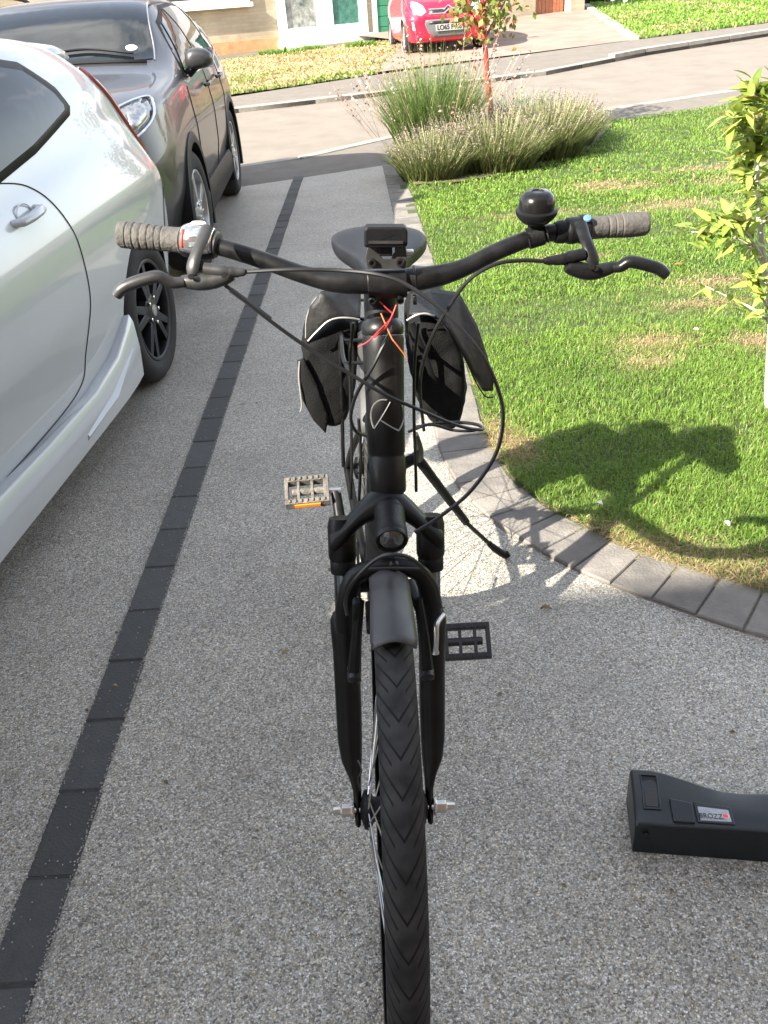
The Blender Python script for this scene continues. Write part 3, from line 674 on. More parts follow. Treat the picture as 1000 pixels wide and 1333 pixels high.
def leaf_mesh(L, Wd, col, name='leaf', curl=.12, rows=4):
    V, Fc, Cc = [], [], []
    for i in range(rows + 1):
        t = i / rows; w = Wd * math.sin(math.pi * min(1, .06 + t * .94) ** .8) * .5
        z = -curl * L * t * t; V += [(-w, t * L, z + .10 * w), (0, t * L, z - .05 * w), (w, t * L, z + .10 * w)]; s = .9 + .25 * random.random()
        Cc += [tuple(c * s for c in col), tuple(c * s * 1.35 for c in col), tuple(c * s for c in col)]
    for i in range(rows):
        b = i * 3; Fc += [(b, b + 1, b + 4, b + 3), (b + 1, b + 2, b + 5, b + 4)]
    o = cmesh(name, V, Fc, np.array(Cc), M_leaf, None, smooth=True); me = o.data; bpy.data.objects.remove(o); return me
MAGL = [leaf_mesh(random.uniform(.055, .085), random.uniform(.022, .034), c, curl=random.uniform(-.1, .35)) for c in [(.19, .27, .045), (.26, .33, .06), (.15, .22, .04), (.31, .35, .09), (.23, .29, .06), (.36, .32, .07), (.36, .16, .05)]]
YB = 2.75
mt = thing('magnolia', aY(1000, 540, YB), 'young pale stemmed shrub with glossy yellow green leaves at the right of the lawn', 'young tree')
def mY(px, py, dy=0): return aY(px, py, YB + dy)
trunk = [mY(1001, 548), mY(1001, 500), mY(1004, 440), mY(1003, 400), mY(1000, 372), mY(995, 345), mY(990, 300), mY(986, 250), mY(985, 200), mY(984, 150), mY(982, 118)]
MB().tube(smooth_path(trunk, 4), [.016 - .0115 * i / 40 for i in range(41)], 10).build('trunk', M_bark_pale, mt)
BR = [[mY(1003, 420), mY(985, 405, .03), mY(960, 392, .06), mY(915, 371, .1)], [mY(995, 340), mY(978, 312, -.04), mY(960, 292, -.09), mY(930, 280, -.14)], [mY(995, 345), mY(972, 318, .04), mY(940, 304, .07), mY(900, 302, .1)],
      [mY(990, 300), mY(1005, 270, -.05), mY(1030, 240, -.1)], [mY(987, 260), mY(972, 235, .06), mY(962, 215, .1)], [mY(985, 200), mY(972, 175, -.05), mY(955, 150, -.1)], [mY(985, 170), mY(1000, 140, .05), mY(1015, 110, .1)], [mY(996, 350), mY(1020, 320, .06), mY(1050, 300, .1)], [mY(1003, 410), mY(990, 380, -.08), mY(985, 360, -.12)], [mY(985, 190), mY(1010, 170, -.06), mY(1040, 160, -.1)]]
for b in BR: MB().tube(smooth_path(b, 4), [.006 - .004 * i / (4 * (len(b) - 1)) for i in range(4 * (len(b) - 1) + 1)], 6).build('branch', M_bark_pale, mt)
def put_leaf(p, spread=1.0):
    az = random.random() * 6.283; el = random.uniform(-.7, 1.0)
    inst('leaf', random.choice(MAGL[:5]) if random.random() < .94 else random.choice(MAGL[4:]), mt, p + Vector((random.gauss(0, .016), random.gauss(0, .016), random.gauss(0, .014))), (el, random.uniform(-.5, .5), az), [random.uniform(.7, 1.15)] * 3)
for b, n, t0 in zip(BR, (14, 54, 56, 44, 46, 66, 52, 24, 56, 36), (.35, .35, .4, .3, .4, .2, .3, .3, .1, .3)):
    pa = smooth_path(b, 8)
    # whorls of leaves at a few nodes and at the tip
    nodes = [t0, (t0 + 1) / 2, .82, 1.0]
    for i in range(n):
        t = random.choice(nodes) + random.gauss(0, .03); t = min(1, max(.05, t)); put_leaf(pa[int(t * (len(pa) - 1))])
pa = smooth_path(trunk, 6)
for i in range(150):
    t = random.choice([.70, .76, .82, .86, .9, .94, .97, 1.0, 1.0]) + random.gauss(0, .012); put_leaf(pa[int(min(1, t) * (len(pa) - 1))])

# the young red stemmed tree in the bed
tb = Vector((1.36, 9.15, fz(9.15))); rt = thing('red_stemmed_tree', tb, 'young tree with shiny red bark in the flower bed', 'young tree')
def rY(px, py, dy=0): return aY(px, py, 9.15 + dy)
tp = [Vector((1.41, 9.15, fz(9.15))), rY(637, 125), rY(634, 90), rY(631, 50), rY(630, 20), rY(626, -20), rY(628, -90)]
MB().tube(smooth_path(tp, 4), [.034 - .02 * i / 24 for i in range(25)], 10).build('trunk', M_bark_red, rt)
rbr = [[rY(631, 50), rY(645, 25, .1), rY(662, -10, .2), rY(672, -60, .3)], [rY(631, 45), rY(615, 20, -.15), rY(604, -10, -.25), rY(596, -60, -.35)], [rY(629, 10), rY(640, -20, -.2), rY(650, -80, -.35)], [rY(627, -20), rY(612, -60, .2), rY(600, -110, .3)]]
for b in rbr: MB().tube(smooth_path(b, 4), [.014 - .009 * i / (4 * (len(b) - 1)) for i in range(4 * (len(b) - 1) + 1)], 6).build('branch', M_bark_red, rt)
V, Fc, Cc = [], [], []; k0 = 0; rl = [(.16, .21, .04), (.22, .26, .06), (.12, .17, .03), (.30, .22, .06), (.34, .13, .05)]
cen = [smooth_path(b, 6) for b in rbr] + [smooth_path(tp[3:], 6)]
for i in range(900):
    pth = random.choice(cen); p = pth[int(random.uniform(.25, .999) * len(pth))] + Vector((random.gauss(0, .10), random.gauss(0, .12), random.gauss(-.03, .10)))
    L = random.uniform(.05, .09); ax = Vector((random.gauss(0, 1), random.gauss(0, 1), random.gauss(-.7, .6))).normalized(); sd = ax.cross(Vector((random.gauss(0, 1), random.gauss(0, 1), 1))).normalized() * L * .28
    V += [p, p + ax * L * .5 + sd, p + ax * L, p + ax * L * .5 - sd]; Cc += [np.array(random.choice(rl)) * random.uniform(.8, 1.2)] * 4; Fc.append((k0, k0 + 1, k0 + 2, k0 + 3)); k0 += 4
cmesh('crown', [tuple(v) for v in V], Fc, np.array(Cc), M_leaf, rt, 'stuff')
# fallen leaves and bits on the ground
M_deadleaf = mat('dead_leaf', (.16, .10, .04), .8, var=.4, vscale=80)
def fallen(px, py, L, lb, z=.006, col=None, cat='leaf', nm='fallen_leaf', onlawn=False):
    p = aZ(px, py, .045 if onlawn else 0); a = random.random() * 6.28; c = p + Vector((0, 0, 0 if onlawn else z)); d = Vector((math.cos(a), math.sin(a), 0)); s = Vector((-d.y, d.x, 0))
    m = MB(); rows = []
    for i in range(6):
        t = i / 5; w = L * .32 * math.sin(math.pi * (.08 + .9 * t)); m_ = c + d * L * (t - .5) + Vector((0, 0, .006 * math.sin(3 * t)))
        rows.append([m_ - s * w + Vector((0, 0, .005)), m_, m_ + s * w + Vector((0, 0, .004))])
    m.loft(rows, closed=False); tag(m.build(nm, col or M_deadleaf, None, solid=.0006), lb, cat)
fallen(711, 796, .028, 'crumpled brown leaf lying on the drive below the kerb')
fallen(372, 853, .016, 'small yellowish leaf lying on the drive left of the front wheel', col=mat('yellow_leaf', (.30, .20, .05), .8))
fallen(152, 900, .012, 'tiny tan leaf scrap on the charcoal block band', z=.012, col=mat('tan_leaf', (.32, .22, .12), .8))
fallen(884, 345, .05, 'curled orange leaf lying on the lawn beside the brake lever tip', col=mat('orange_leaf', (.42, .14, .04), .7), onlawn=True)
fallen(778, 222, .06, 'orange leaf lying out on the lawn near the flower bed', col=MATS['orange_leaf'], onlawn=True)
lm = MB(); lrn = random.Random(5)
for i in range(90):
    c = Vector((lrn.uniform(-.9, 1.0), lrn.uniform(.35, 4.5), .003)); L = lrn.uniform(.003, .009); a = lrn.random() * 6.28; d = Vector((math.cos(a), math.sin(a), 0)) * L; e = Vector((-d.y, d.x, .3 * L)) * .5
    lm.add([c - d, c + e + Vector((0, 0, .002)), c + d, c - e + Vector((0, 0, .001))], [(0, 1, 2), (0, 2, 3)])
tag(lm.build('leaf_litter', mat('litter_brown', (.07, .05, .025), .85, col2=(.20, .14, .07), vscale=9), smooth=False), 'tiny brown leaf crumbs scattered over the drive', 'litter', kind='stuff')
M_feather = mat('white_feather', (.75, .75, .72), .8)
for (px, py, lb) in [(780, 657, 'white feather at the shaded lawn edge beside the kerb'), (946, 683, 'white feather on the sunny grass at the right edge'), (906, 430, 'white feather on the grass above the bare patch')]:
    fallen(px, py, .022, lb, col=M_feather, cat='feather', nm='feather', onlawn=True)
# ------------------------------------------------------------------ cars
M_rubber = mat('tyre_rubber', (.011, .011, .011), .8, var=.3, vscale=20, bump=.2, bscale=120)
M_black = mat('black_plastic', (.0055, .0055, .006), .5, var=.25, vscale=30, bump=.1, bscale=250, spec=.2)
M_liner = mat('arch_liner', (.008, .008, .008), .9)
M_darkrim = mat('dark_alloy', (.035, .037, .04), .32, metal=.8, var=.2, vscale=20)
M_rim = mat('silver_alloy', (.42, .42, .42), .35, metal=.8, var=.15, vscale=20)
M_chrome = mat('chrome', (.75, .75, .75), .12, metal=1)
M_carglass = mat('tinted_glass', (.006, .008, .009), .02, spec=.28)
M_lens = mat('lamp_lens', (.42, .45, .47), .06, coat=1.0, spec=.7)
M_redlens = mat('red_lens', (.34, .03, .02), .08, coat=1.0)
def paint(name, col, metal=0.0, rough=.3, cw=.8):
    m = mat(name, col, rough, metal=metal, coat=cw, var=.03, vscale=2, spec=.35)
    return m
M_wpaint = paint('white_paint', (.42, .445, .46), 0, .26)
M_gpaint = paint('grey_metallic_paint', (.030, .030, .031), .10, .36, .45)
M_rpaint = paint('red_paint', (.50, .010, .035), 0, .25)
M_seam = mat('panel_gap', (.02, .02, .02), .8)
M_plate = mat('plate_white', (.27, .27, .25), .5)
M_ink = mat('black_ink', (.01, .01, .01), .5)

def half(y, zb, wl, wm, zs, ws, zt, wtp):
    r = wtp
    if zt - zs > .2:        # with a greenhouse
        top = [(ws, zs - .035), (ws - .028, zs + .005), (ws + (wtp - ws) * .45 + .012, zs + (zt - zs) * .5), (wtp + .02, zt - .085), (wtp - .05, zt - .022), (wtp - .30, zt - .004)]
    else:
        top = [(ws, zs - .03), (ws - .012, zs + (zt - zs) * .35), (ws - .06, zs + (zt - zs) * .62), (ws - .16, zt - (zt - zs) * .2), (ws - .30, zt - (zt - zs) * .08), (ws - .5, zt - .004)]
    zm = (zb + .12 + .5) / 2; z5 = .5 + (zs - .6) * .15; zc = (zs + .5) / 2 + .05
    P = [(0, zb), (wl - .14, zb), (wl - .02, zb + .02), (wl, zb + .09), ((wl + wm) / 2 - .006, zm), (wm - .010, zm + .72 * (z5 - zm)), (wm - .001, z5), (wm + .006, zc - .03), (wm - .002, zc + .012)] + [(max(a, .02 * (6 - i) if i < 5 else .01), z) for i, (a, z) in enumerate(top)] + [(0, zt)]
    return [Vector((x, y, z)) for x, z in P]
class Car:
    def __init__(s, name, loc, rz, label, cat, stations, m, wheels, wr, ww, warch, group=None):
        s.root = thing(name, loc, label, cat, group, rz, local=True); s.m = m
        mb = MB(); rings = []
        for st in stations:
            h = half(*st); ring = h + [Vector((-p.x, p.y, p.z)) for p in reversed(h[1:-1])]; rings.append(ring)
        mb.loft(rings, True, (True, True))
        body = mb.build('body', m, s.root, sub=2)
        for f in body.data.polygons:
            pass
        cut = MB()
        for y in wheels:
            for sx in (-1, 1):
                xw = max(p.x for r in rings for p in r if abs(p.y - y) < .6)
                cut.lathe([(warch, -.30), (warch, .30)], (sx * (xw - .08), y, wr), (1, 0, 0), 40)
        co = cut.build('cutter', M_liner, s.root, smooth=False)
        applied(body)
        bo = body.modifiers.new('b', 'BOOLEAN'); bo.object = co; bo.operation = 'DIFFERENCE'; bo.solver = 'EXACT'
        try: bo.material_mode = 'TRANSFER'
        except Exception: pass
        bpy.context.view_layer.update()
        me = applied(body); me.polygons.foreach_set('use_smooth', [True] * len(me.polygons)); me.set_sharp_from_angle(angle=R(42))
        bpy.data.objects.remove(co)
        s.body = body; s.rings = rings; s.wr = wr
        bm = bmesh.new(); bm.from_mesh(me); s.bvh = BVHTree.FromBMesh(bm); bm.free()
        s.M = Matrix.Translation(loc) @ Matrix.Rotation(rz, 4, 'Z'); s.Mi = s.M.inverted()
    def cast(s, px, py):
        """the point of the body seen at a photo pixel, in the car's own coordinates"""
        o = s.Mi @ CP; d = (s.Mi.to_3x3() @ ray(px, py)).normalized(); h = s.bvh.ray_cast(o, d); return h[0]
    def hit(s, p, d):
        h = s.bvh.ray_cast(p, d); return (h[0], h[1]) if h[0] else (None, None)
    def panel(s, name, poly, axis, m, off=.004, th=.006, cuts=3, parent=None, sgn=1, kind=None, bevel=0):
        """poly: (a,b) on the side (y,z), the front/back (x,z) or the top (x,y); laid on the body as a thin skin"""
        def mk(a, b):
            if axis == 'x': return Vector((sgn * 3, a, b)), Vector((-sgn, 0, 0))
            if axis == 'y': return Vector((a, sgn * 6, b)), Vector((0, -sgn, 0))
            return Vector((a, b, 4)), Vector((0, 0, -1))
        bm = bmesh.new(); vs = [bm.verts.new((a, b, 0)) for a, b in poly]; bm.faces.new(vs)
        bmesh.ops.triangulate(bm, faces=bm.faces)
        for _ in range(cuts): bmesh.ops.subdivide_edges(bm, edges=[e for e in bm.edges if e.calc_length() > .035], cuts=1); bmesh.ops.triangulate(bm, faces=bm.faces)
        bad = []
        for v in bm.verts:
            o, d = mk(v.co.x, v.co.y); p, n = s.hit(o, d)
            if p is None: bad.append(v); continue
            if n.dot(d) > 0: n = -n
            v.co = p + n * off
        bmesh.ops.delete(bm, geom=bad, context='VERTS')
        bmesh.ops.recalc_face_normals(bm, faces=bm.faces)
        # outward
        me = bpy.data.meshes.new(name); 
        tot = sum((f.normal.dot(-mk(0, 0)[1]) for f in bm.faces), 0.0)
        if tot < 0: bmesh.ops.reverse_faces(bm, faces=bm.faces)
        bm.to_mesh(me); bm.free()
        if m is M_carglass:                     # panes keep the smooth curvature of the body
            o = link(name, me, m, parent or s.root, True, angle=180); bme = s.body.data; nn = []
            for v in me.vertices:
                h = s.bvh.find_nearest(v.co); f = bme.polygons[h[2]]; acc = Vector((0, 0, 0))
                for vi in f.vertices:
                    q = bme.vertices[vi]; acc += q.normal / max(1e-4, (q.co - h[0]).length)
                nn.append(acc.normalized())
            me.normals_split_custom_set_from_vertices(nn); return o
        return link(name, me, m, parent or s.root, True, solid=th, kind=kind, angle=60)
    def strip(s, name, pts, axis, m, w=.005, sgn=1, parent=None, k=8, off=.0015):
        P = smooth_path([Vector((a, b, 0)) for a, b in pts], k) if len(pts) > 2 else [Vector((pts[0][0], pts[0][1], 0)).lerp(Vector((pts[1][0], pts[1][1], 0)), i / 12) for i in range(13)]
        out = []
        for q in P:
            o = Vector((sgn * 3, q.x, q.y)) if axis == 'x' else Vector((q.x, sgn * 6, q.y)) if axis == 'y' else Vector((q.x, q.y, 4))
            d = Vector((-sgn, 0, 0)) if axis == 'x' else Vector((0, -sgn, 0)) if axis == 'y' else Vector((0, 0, -1))
            p, n = s.hit(o, d)
            if p is None: continue
            out.append(p + (n if n.dot(d) < 0 else -n) * off)
        if len(out) < 2: return None
        mb = MB(); mb.tube(out, w / 2, 6); return mb.build(name, m, parent or s.root)
    def wheel(s, y, sx, xo, ww, mrim, spokes=5, rr=None, double=True, steer=0.0):
        wr = s.wr; rr = rr or wr * .70
        o = Vector((sx * xo, y, wr)); ax = Matrix.Rotation(steer, 3, 'Z') @ Vector((sx, 0, 0)); t = MB()
        t.lathe([(rr, -ww), (wr - .03, -ww), (wr - .008, -ww + .018), (wr, -ww + .045), (wr, -.04), (wr - .008, -.016), (wr - .03, .002), (wr - .055, .007), (rr + .012, .001), (rr, -.008)], o, ax, 48, cap=False)
        tyre = t.build('wheel', M_rubber, s.root, angle=50)
        r = MB(); r.lathe([(rr + .002, -ww + .02), (rr + .004, -.012), (rr - .004, -.003), (rr - .016, -.006), (rr - .022, -.03), (rr - .03, -ww + .05), (.05, -ww + .05)], o, ax, 48)
        u = Vector((0, 0, 1)); v = ax.cross(u)
        for k in range(spokes):
            for q in ((-1, 1) if double else (0,)):
                a0 = 2 * math.pi * k / spokes + .2; a1 = a0 + q * .20
                d0 = u * math.cos(a0 + q * .10) + v * math.sin(a0 + q * .10); d1 = u * math.cos(a1) + v * math.sin(a1); sd = ax.cross(d1)
                pa = o + d0 * .04 - ax * .022; pb = o + d1 * (rr - .014) - ax * .010; w0, w1 = .019, .015 if double else .03
                r.loft([[pa + sd * w0 + ax * .012, pa - sd * w0 + ax * .012, pa - sd * w0 * 1.2 - ax * .03, pa + sd * w0 * 1.2 - ax * .03], [pb + sd * w1, pb - sd * w1, pb - sd * w1 * 1.3 - ax * .03, pb + sd * w1 * 1.3 - ax * .03]])
        r.lathe([(.075, -.05), (.07, -.014), (.045, -.004), (0.001, -.002)], o, ax, 24)
        rim = r.build('rim', mrim, tyre, bevel=.002)
        for k in range(5):
            a = 2 * math.pi * k / 5 + .8; d = u * math.cos(a) + v * math.sin(a); MB().lathe([(.008, -.01), (.008, .0), (.004, .002)], o + d * .055, ax, 8).build('wheel_nut', M_chrome, tyre)
        MB().lathe([(.026, -.006), (.024, .001), (.001, .003)], o, ax, 16).build('centre_cap', M_chrome if mrim is M_rim else M_rim, tyre)
        return tyre

# --- white hatchback, rear half in view on the left
FY = 3.655
ST_F = [(-3.28, .30, .42, .50, .50, .50, .60, .42), (-3.17, .20, .66, .74, .62, .70, .74, .60), (-2.92, .16, .76, .83, .74, .79, .86, .66), (-2.49, .16, .79, .855, .83, .82, .96, .68), (-2.1, .16, .80, .86, .89, .83, 1.02, .70), (-1.82, .16, .80, .862, .92, .83, 1.09, .70),
        (-1.45, .16, .805, .863, .935, .828, 1.25, .68), (-1.12, .16, .81, .864, .945, .826, 1.345, .655), (-.8, .16, .815, .864, .96, .824, 1.38, .645), (-.4, .16, .82, .864, .985, .82, 1.385, .64), (-.02, .18, .825, .862, 1.01, .81, 1.37, .625), (.22, .2, .82, .855, 1.03, .785, 1.34, .61), (.42, .22, .80, .84, 1.02, .75, 1.265, .59), (.54, .25, .75, .81, .96, .71, 1.12, .58), (.61, .28, .68, .76, .86, .66, .95, .54), (.66, .33, .58, .66, .68, .58, .76, .45)]
fx = -.885 - .864
ford = Car('hatchback', Vector((fx, FY, 0)), R(-5.6), 'white hatchback with black alloy wheels parked at the left edge', 'car', ST_F, M_wpaint, (0, -2.49), .305, .2, .345)
for y in (0, -2.49):
    for sx in (-1, 1): ford.wheel(y, sx, .845, .195, M_darkrim)
def C2(car, pts):                  # photo pixels -> (y,z) on the car's right flank
    out = []
    for p in pts:
        q = car.cast(*p)
        if q: out.append((q.y, q.z))
    return out
# side glazing: rear quarter window ending in a point, black surround
qwin = [(-.96, 0.985), (-.62, 1.025), (-.22, 1.095), (-.18, 1.120), (-.21, 1.185), (-.33, 1.275), (-.52, 1.302), (-.92, 1.312), (-.96, 1.310)]
dwin = [(-1.86, 0.935), (-1.5, 0.950), (-1.0, 0.980), (-1.0, 1.308), (-1.22, 1.290), (-1.5, 1.185), (-1.78, 1.020)]
qin = [(-.93, 1.012), (-.62, 1.050), (-.25, 1.115), (-.235, 1.130), (-.26, 1.170), (-.365, 1.248), (-.54, 1.275), (-.93, 1.287)]
din = [(-1.78, 0.962), (-1.5, 0.976), (-1.03, 1.005), (-1.03, 1.282), (-1.23, 1.263), (-1.49, 1.162), (-1.7, 1.020)]
for sg in (1, -1):
    a = ford.panel('window_surround', qwin, 'x', M_black, .003, .004, sgn=sg); ford.panel('pane', qin, 'x', M_carglass, .006, .004, sgn=sg, parent=a)
    a = ford.panel('window_surround', dwin, 'x', M_black, .003, .004, sgn=sg); ford.panel('pane', din, 'x', M_carglass, .006, .004, sgn=sg, parent=a)
    # door gap, waist and sill gaps
    ford.strip('door_gap', [(-.97, 1.0), (-.78, .955), (-.68, .86), (-.645, .70), (-.655, .55), (-.74, .40), (-.83, .30), (-1.2, .27), (-2.0, .27)], 'x', M_seam, .004, sg)
    ford.strip('bumper_gap', [(.335, .50), (.38, .62), (.47, .72)], 'x', M_seam, .004, sg)
# sill skirt with an upswept fin before the rear wheel
for sg in (1, -1):
    sk_ = MB(); rg = []
    for (y, zt, zb_, xo) in [(-2.12, .30, .13, .852), (-1.8, .29, .125, .868), (-1.2, .275, .125, .875), (-.8, .275, .125, .878), (-.55, .31, .125, .878), (-.42, .36, .13, .876), (-.335, .40, .135, .872)]:
        rg.append([Vector((sg * (xo - .11), y, zt - .02)), Vector((sg * (xo - .012), y, zt)), Vector((sg * xo, y, zt - .03)), Vector((sg * (xo + .004), y, (zt + zb_) / 2)), Vector((sg * (xo - .006), y, zb_ + .012)), Vector((sg * (xo - .03), y, zb_)), Vector((sg * (xo - .11), y, zb_))])
    sk_.loft(rg); sko = sk_.build('sill_skirt', M_wpaint, ford.root, bevel=.004)
    fin = MB(); fin.loft([[Vector((sg * .874, -.98, .205)), Vector((sg * .886, -.98, .19)), Vector((sg * .874, -.98, .17))], [Vector((sg * .874, -.7, .232)), Vector((sg * .897, -.7, .212)), Vector((sg * .874, -.7, .182))], [Vector((sg * .872, -.42, .298)), Vector((sg * .882, -.42, .29)), Vector((sg * .872, -.42, .272))]])
    fin.build('skirt_fin', M_wpaint, sko)
# door handle in its dish
hp = ford.cast(33, 281)
hx = hp.x
dish = MB(); dish.lathe([(.038, -.001), (.041, .0014), (.045, -.001)], hp, (1, 0, .06), 24, cap=False)
dish.v = [Vector((p.x, hp.y + (p.y - hp.y) * 1.25, hp.z + (p.z - hp.z) * .85)) for p in dish.v]
dh = dish.build('handle_dish', M_wpaint, ford.root)
hm = MB(); hm.tube([hp + Vector((-.004, .085, .004)), hp + Vector((.022, .07, .004)), hp + Vector((.031, .03, .003)), hp + Vector((.032, -.03, 0)), hp + Vector((.024, -.075, -.003)), hp + Vector((-.004, -.092, -.004))], [.015, .017, .017, .017, .016, .012], 10, flat=.85)
hm.build('door_handle', M_wpaint, ford.root)
# tail lamp running down the rear corner, spoiler, rear window
lamp = [(.27, 1.170), (.30, 1.215), (.38, 1.210), (.48, 1.110), (.545, 0.990), (.575, 0.880), (.52, 0.860), (.44, 0.990), (.36, 1.090)]
for sg in (1, -1):
    ford.panel('tail_lamp', lamp, 'x', M_redlens, .012, .012, sgn=sg)
spo = MB(); rg = []
for i in range(13):
    t = -1 + 2 * i / 12; x = t * .60; e = (1 - abs(t) ** 5); rg.append([Vector((x, .1, 1.355 - .05 * t * t)), Vector((x, .32, 1.365 - .06 * t * t)), Vector((x, .50 - .10 * t * t, 1.325 - .07 * t * t)), Vector((x, .495 - .10 * t * t, 1.305 - .07 * t * t)), Vector((x, .30, 1.30 - .06 * t * t)), Vector((x, .1, 1.315 - .05 * t * t))])
spo.loft(rg); spo.build('spoiler', M_wpaint, ford.root, sub=1)
ford.panel('rear_window', [(-.5, 1.04), (.5, 1.04), (.46, 1.22), (-.46, 1.22)], 'y', M_carglass, .004, .004)
ford.panel('windscreen', [(-.62, 1.11), (.62, 1.11), (.55, 1.36), (-.55, 1.36)], 'y', M_carglass, .004, .004, sgn=-1)
# door mirror
mm = MB(); mm.lathe([(.02, -.06), (.075, -.04), (.09, .0), (.08, .04), (.03, .06)], (.98, -1.72, 1.03), (0, 1, 0), 16); mm.build('mirror', M_wpaint, ford.root)
MB().tube([(.83, -1.74, .99), (.92, -1.73, 1.01)], .02, 8).build('mirror_arm', M_black, ford.root)

# --- grey suv, nose towards the camera behind the hatchback
SY = 7.80; WBS = 2.42
ST_S = [(-3.38, .36, .50, .60, .60, .60, .80, .45), (-3.34, .26, .64, .73, .80, .71, .955, .60), (-3.24, .22, .74, .82, .90, .79, 1.02, .66), (-3.05, .22, .79, .865, .95, .835, 1.05, .68), (-2.78, .22, .82, .885, .975, .855, 1.075, .68), (-2.45, .22, .83, .89, 1.0, .865, 1.10, .70), (-2.12, .22, .84, .892, 1.02, .87, 1.145, .72),
        (-1.80, .22, .84, .894, 1.03, .87, 1.30, .68), (-1.45, .22, .845, .895, 1.04, .87, 1.455, .64), (-1.1, .22, .845, .895, 1.05, .87, 1.515, .62), (-.5, .22, .845, .895, 1.06, .868, 1.53, .61), (0, .22, .845, .895, 1.085, .86, 1.51, .60), (.3, .24, .84, .888, 1.10, .84, 1.465, .585), (.52, .27, .81, .87, 1.09, .80, 1.36, .57), (.68, .30, .76, .83, 1.0, .75, 1.15, .56), (.78, .34, .66, .75, .84, .68, .94, .5)]
suv = Car('suv', Vector((-1.02 - .895, SY, 0)), R(1.6), 'dark grey metallic SUV parked nose in behind the white hatchback', 'car', ST_S, M_gpaint, (0, -WBS), .345, .23, .385)
for y in (0, -WBS):
    for sx in (-1, 1): suv.wheel(y, sx, .885, .225, M_rim, double=False, rr=.235, steer=R(0) if y == 0 else R(-3))
LAMP_PX = [(138, 152), (152, 143), (172, 133), (190, 128), (197, 132), (199, 146), (194, 160), (182, 174), (166, 187), (156, 192), (148, 178)]
FOG_PX = [(183, 231), (196, 230), (203, 240), (207, 262), (206, 284), (192, 288), (186, 260)]
M_lampglass = mat('lamp_dark_glass', (.10, .105, .115), .05, coat=1.0, spec=.6)
M_chrome_dull = mat('lamp_reflector', (.45, .45, .46), .3, metal=.9, var=.4, vscale=25)
for sg in (1, -1):
    a = suv.panel('window_surround', [(-1.98, 1.045), (-.5, 1.06), (.28, 1.135), (.36, 1.18), (.22, 1.33), (-.1, 1.425), (-.6, 1.45), (-1.1, 1.435), (-1.5, 1.345)], 'x', M_black, .003, .004, sgn=sg)
    for q in ([(-1.83, 1.068), (-1.13, 1.072), (-1.13, 1.41), (-1.45, 1.33)], [(-1.07, 1.075), (-.33, 1.09), (-.30, 1.42), (-.6, 1.428), (-1.07, 1.412)], [(-.25, 1.1), (.22, 1.15), (.28, 1.185), (.18, 1.3), (-.10, 1.40), (-.22, 1.41)]):
        suv.panel('pane', q, 'x', M_carglass, .006, .004, sgn=sg, parent=a)
    suv.strip('window_trim', [(-1.95, 1.035), (-.5, 1.048), (.3, 1.125)], 'x', M_chrome, .012, sg)
    for q in ([(-2.05, 1.0), (-2.08, .7), (-2.05, .42), (-1.95, .33)], [(-1.10, 1.05), (-1.10, .7), (-1.08, .42), (-1.05, .33)], [(-.36, 1.05), (-.30, .85), (-.40, .62), (-.45, .45)]): suv.strip('door_gap', q, 'x', M_seam, .006, sg)
    # dark cladding: sill and wheel arch trims
    cl = MB(); rg = []
    for y in (-2.14, -1.6, -1.0, -.38): rg.append([Vector((sg * .80, y, .42)), Vector((sg * .888, y, .425)), Vector((sg * .903, y, .38)), Vector((sg * .90, y, .26)), Vector((sg * .86, y, .20)), Vector((sg * .80, y, .20))])
    cl.loft(rg); cl.build('sill_cladding', M_black, suv.root, bevel=.005)
    for y in (0, -WBS):
        ar = MB(); rg = []
        for i in range(25):
            a = R(-22) + R(224) * i / 24; rg.append([Vector((sg * xx, y - math.cos(a) * rr_, .345 + math.sin(a) * rr_)) for xx, rr_ in ((.80, .383), (.905, .383), (.908, .415), (.897, .442), (.80, .445))])
        ar.loft(rg); ar.build('arch_trim', M_black, suv.root)
    for y in (-1.3, -.55): MB().tube([(sg * .895, y - .10, .955), (sg * .918, y - .08, .958), (sg * .92, y + .06, .962), (sg * .895, y + .085, .963)], .012, 8).build('door_handle', M_gpaint, suv.root)
    rr2 = MB(); rr2.tube(smooth_path([(sg * .60, -1.2, 1.50), (sg * .60, -1.05, 1.545), (sg * .595, -.4, 1.565), (sg * .59, .1, 1.545), (sg * .58, .25, 1.50)], 5), .014, 8); rr2.build('roof_rail', M_black, suv.root)
    # mirror
    mr_ = MB(); mr_.loft([[Vector((sg * (.935 + a * .095 * w), -1.80 + dy, 1.13 + b * .075 * w)) for a, b in ((-1, -.9), (.8, -.8), (1, 0), (.8, .8), (-.8, 1), (-1, 0))] for dy, w in ((-.07, .55), (-.045, .9), (0, 1), (.04, .95))]); mo = mr_.build('mirror', M_gpaint, suv.root, sub=1)
    MB().box((sg * .935, -1.752, 1.13), (.16, .006, .11)).build('mirror_glass', M_chrome, mo)
    MB().tube([(sg * .85, -1.79, 1.05), (sg * .90, -1.79, 1.09)], .028, 8).build('mirror_arm', M_black, suv.root)
    # head lamp: dark inside, bright edged, with a round projector
    lampq = [suv.cast(*q) for q in LAMP_PX]; lampq = [(sg * q.x, q.z) for q in lampq if q]
    hl = suv.panel('headlight', lampq, 'y', M_lampglass, .007, .012, sgn=-1)
    cxm = sum(q[0] for q in lampq) / len(lampq); czm = sum(q[1] for q in lampq) / len(lampq)
    suv.strip('lamp_trim', lampq + [lampq[0]], 'y', M_chrome, .016, -1, parent=hl, off=.010)
    inner = [(cxm + (x - cxm) * .42 + sg * .03, czm + (z - czm) * .5 + .012) for x, z in lampq]
    suv.panel('lamp_reflector', inner, 'y', M_chrome_dull, .020, .004, sgn=-1, parent=hl)
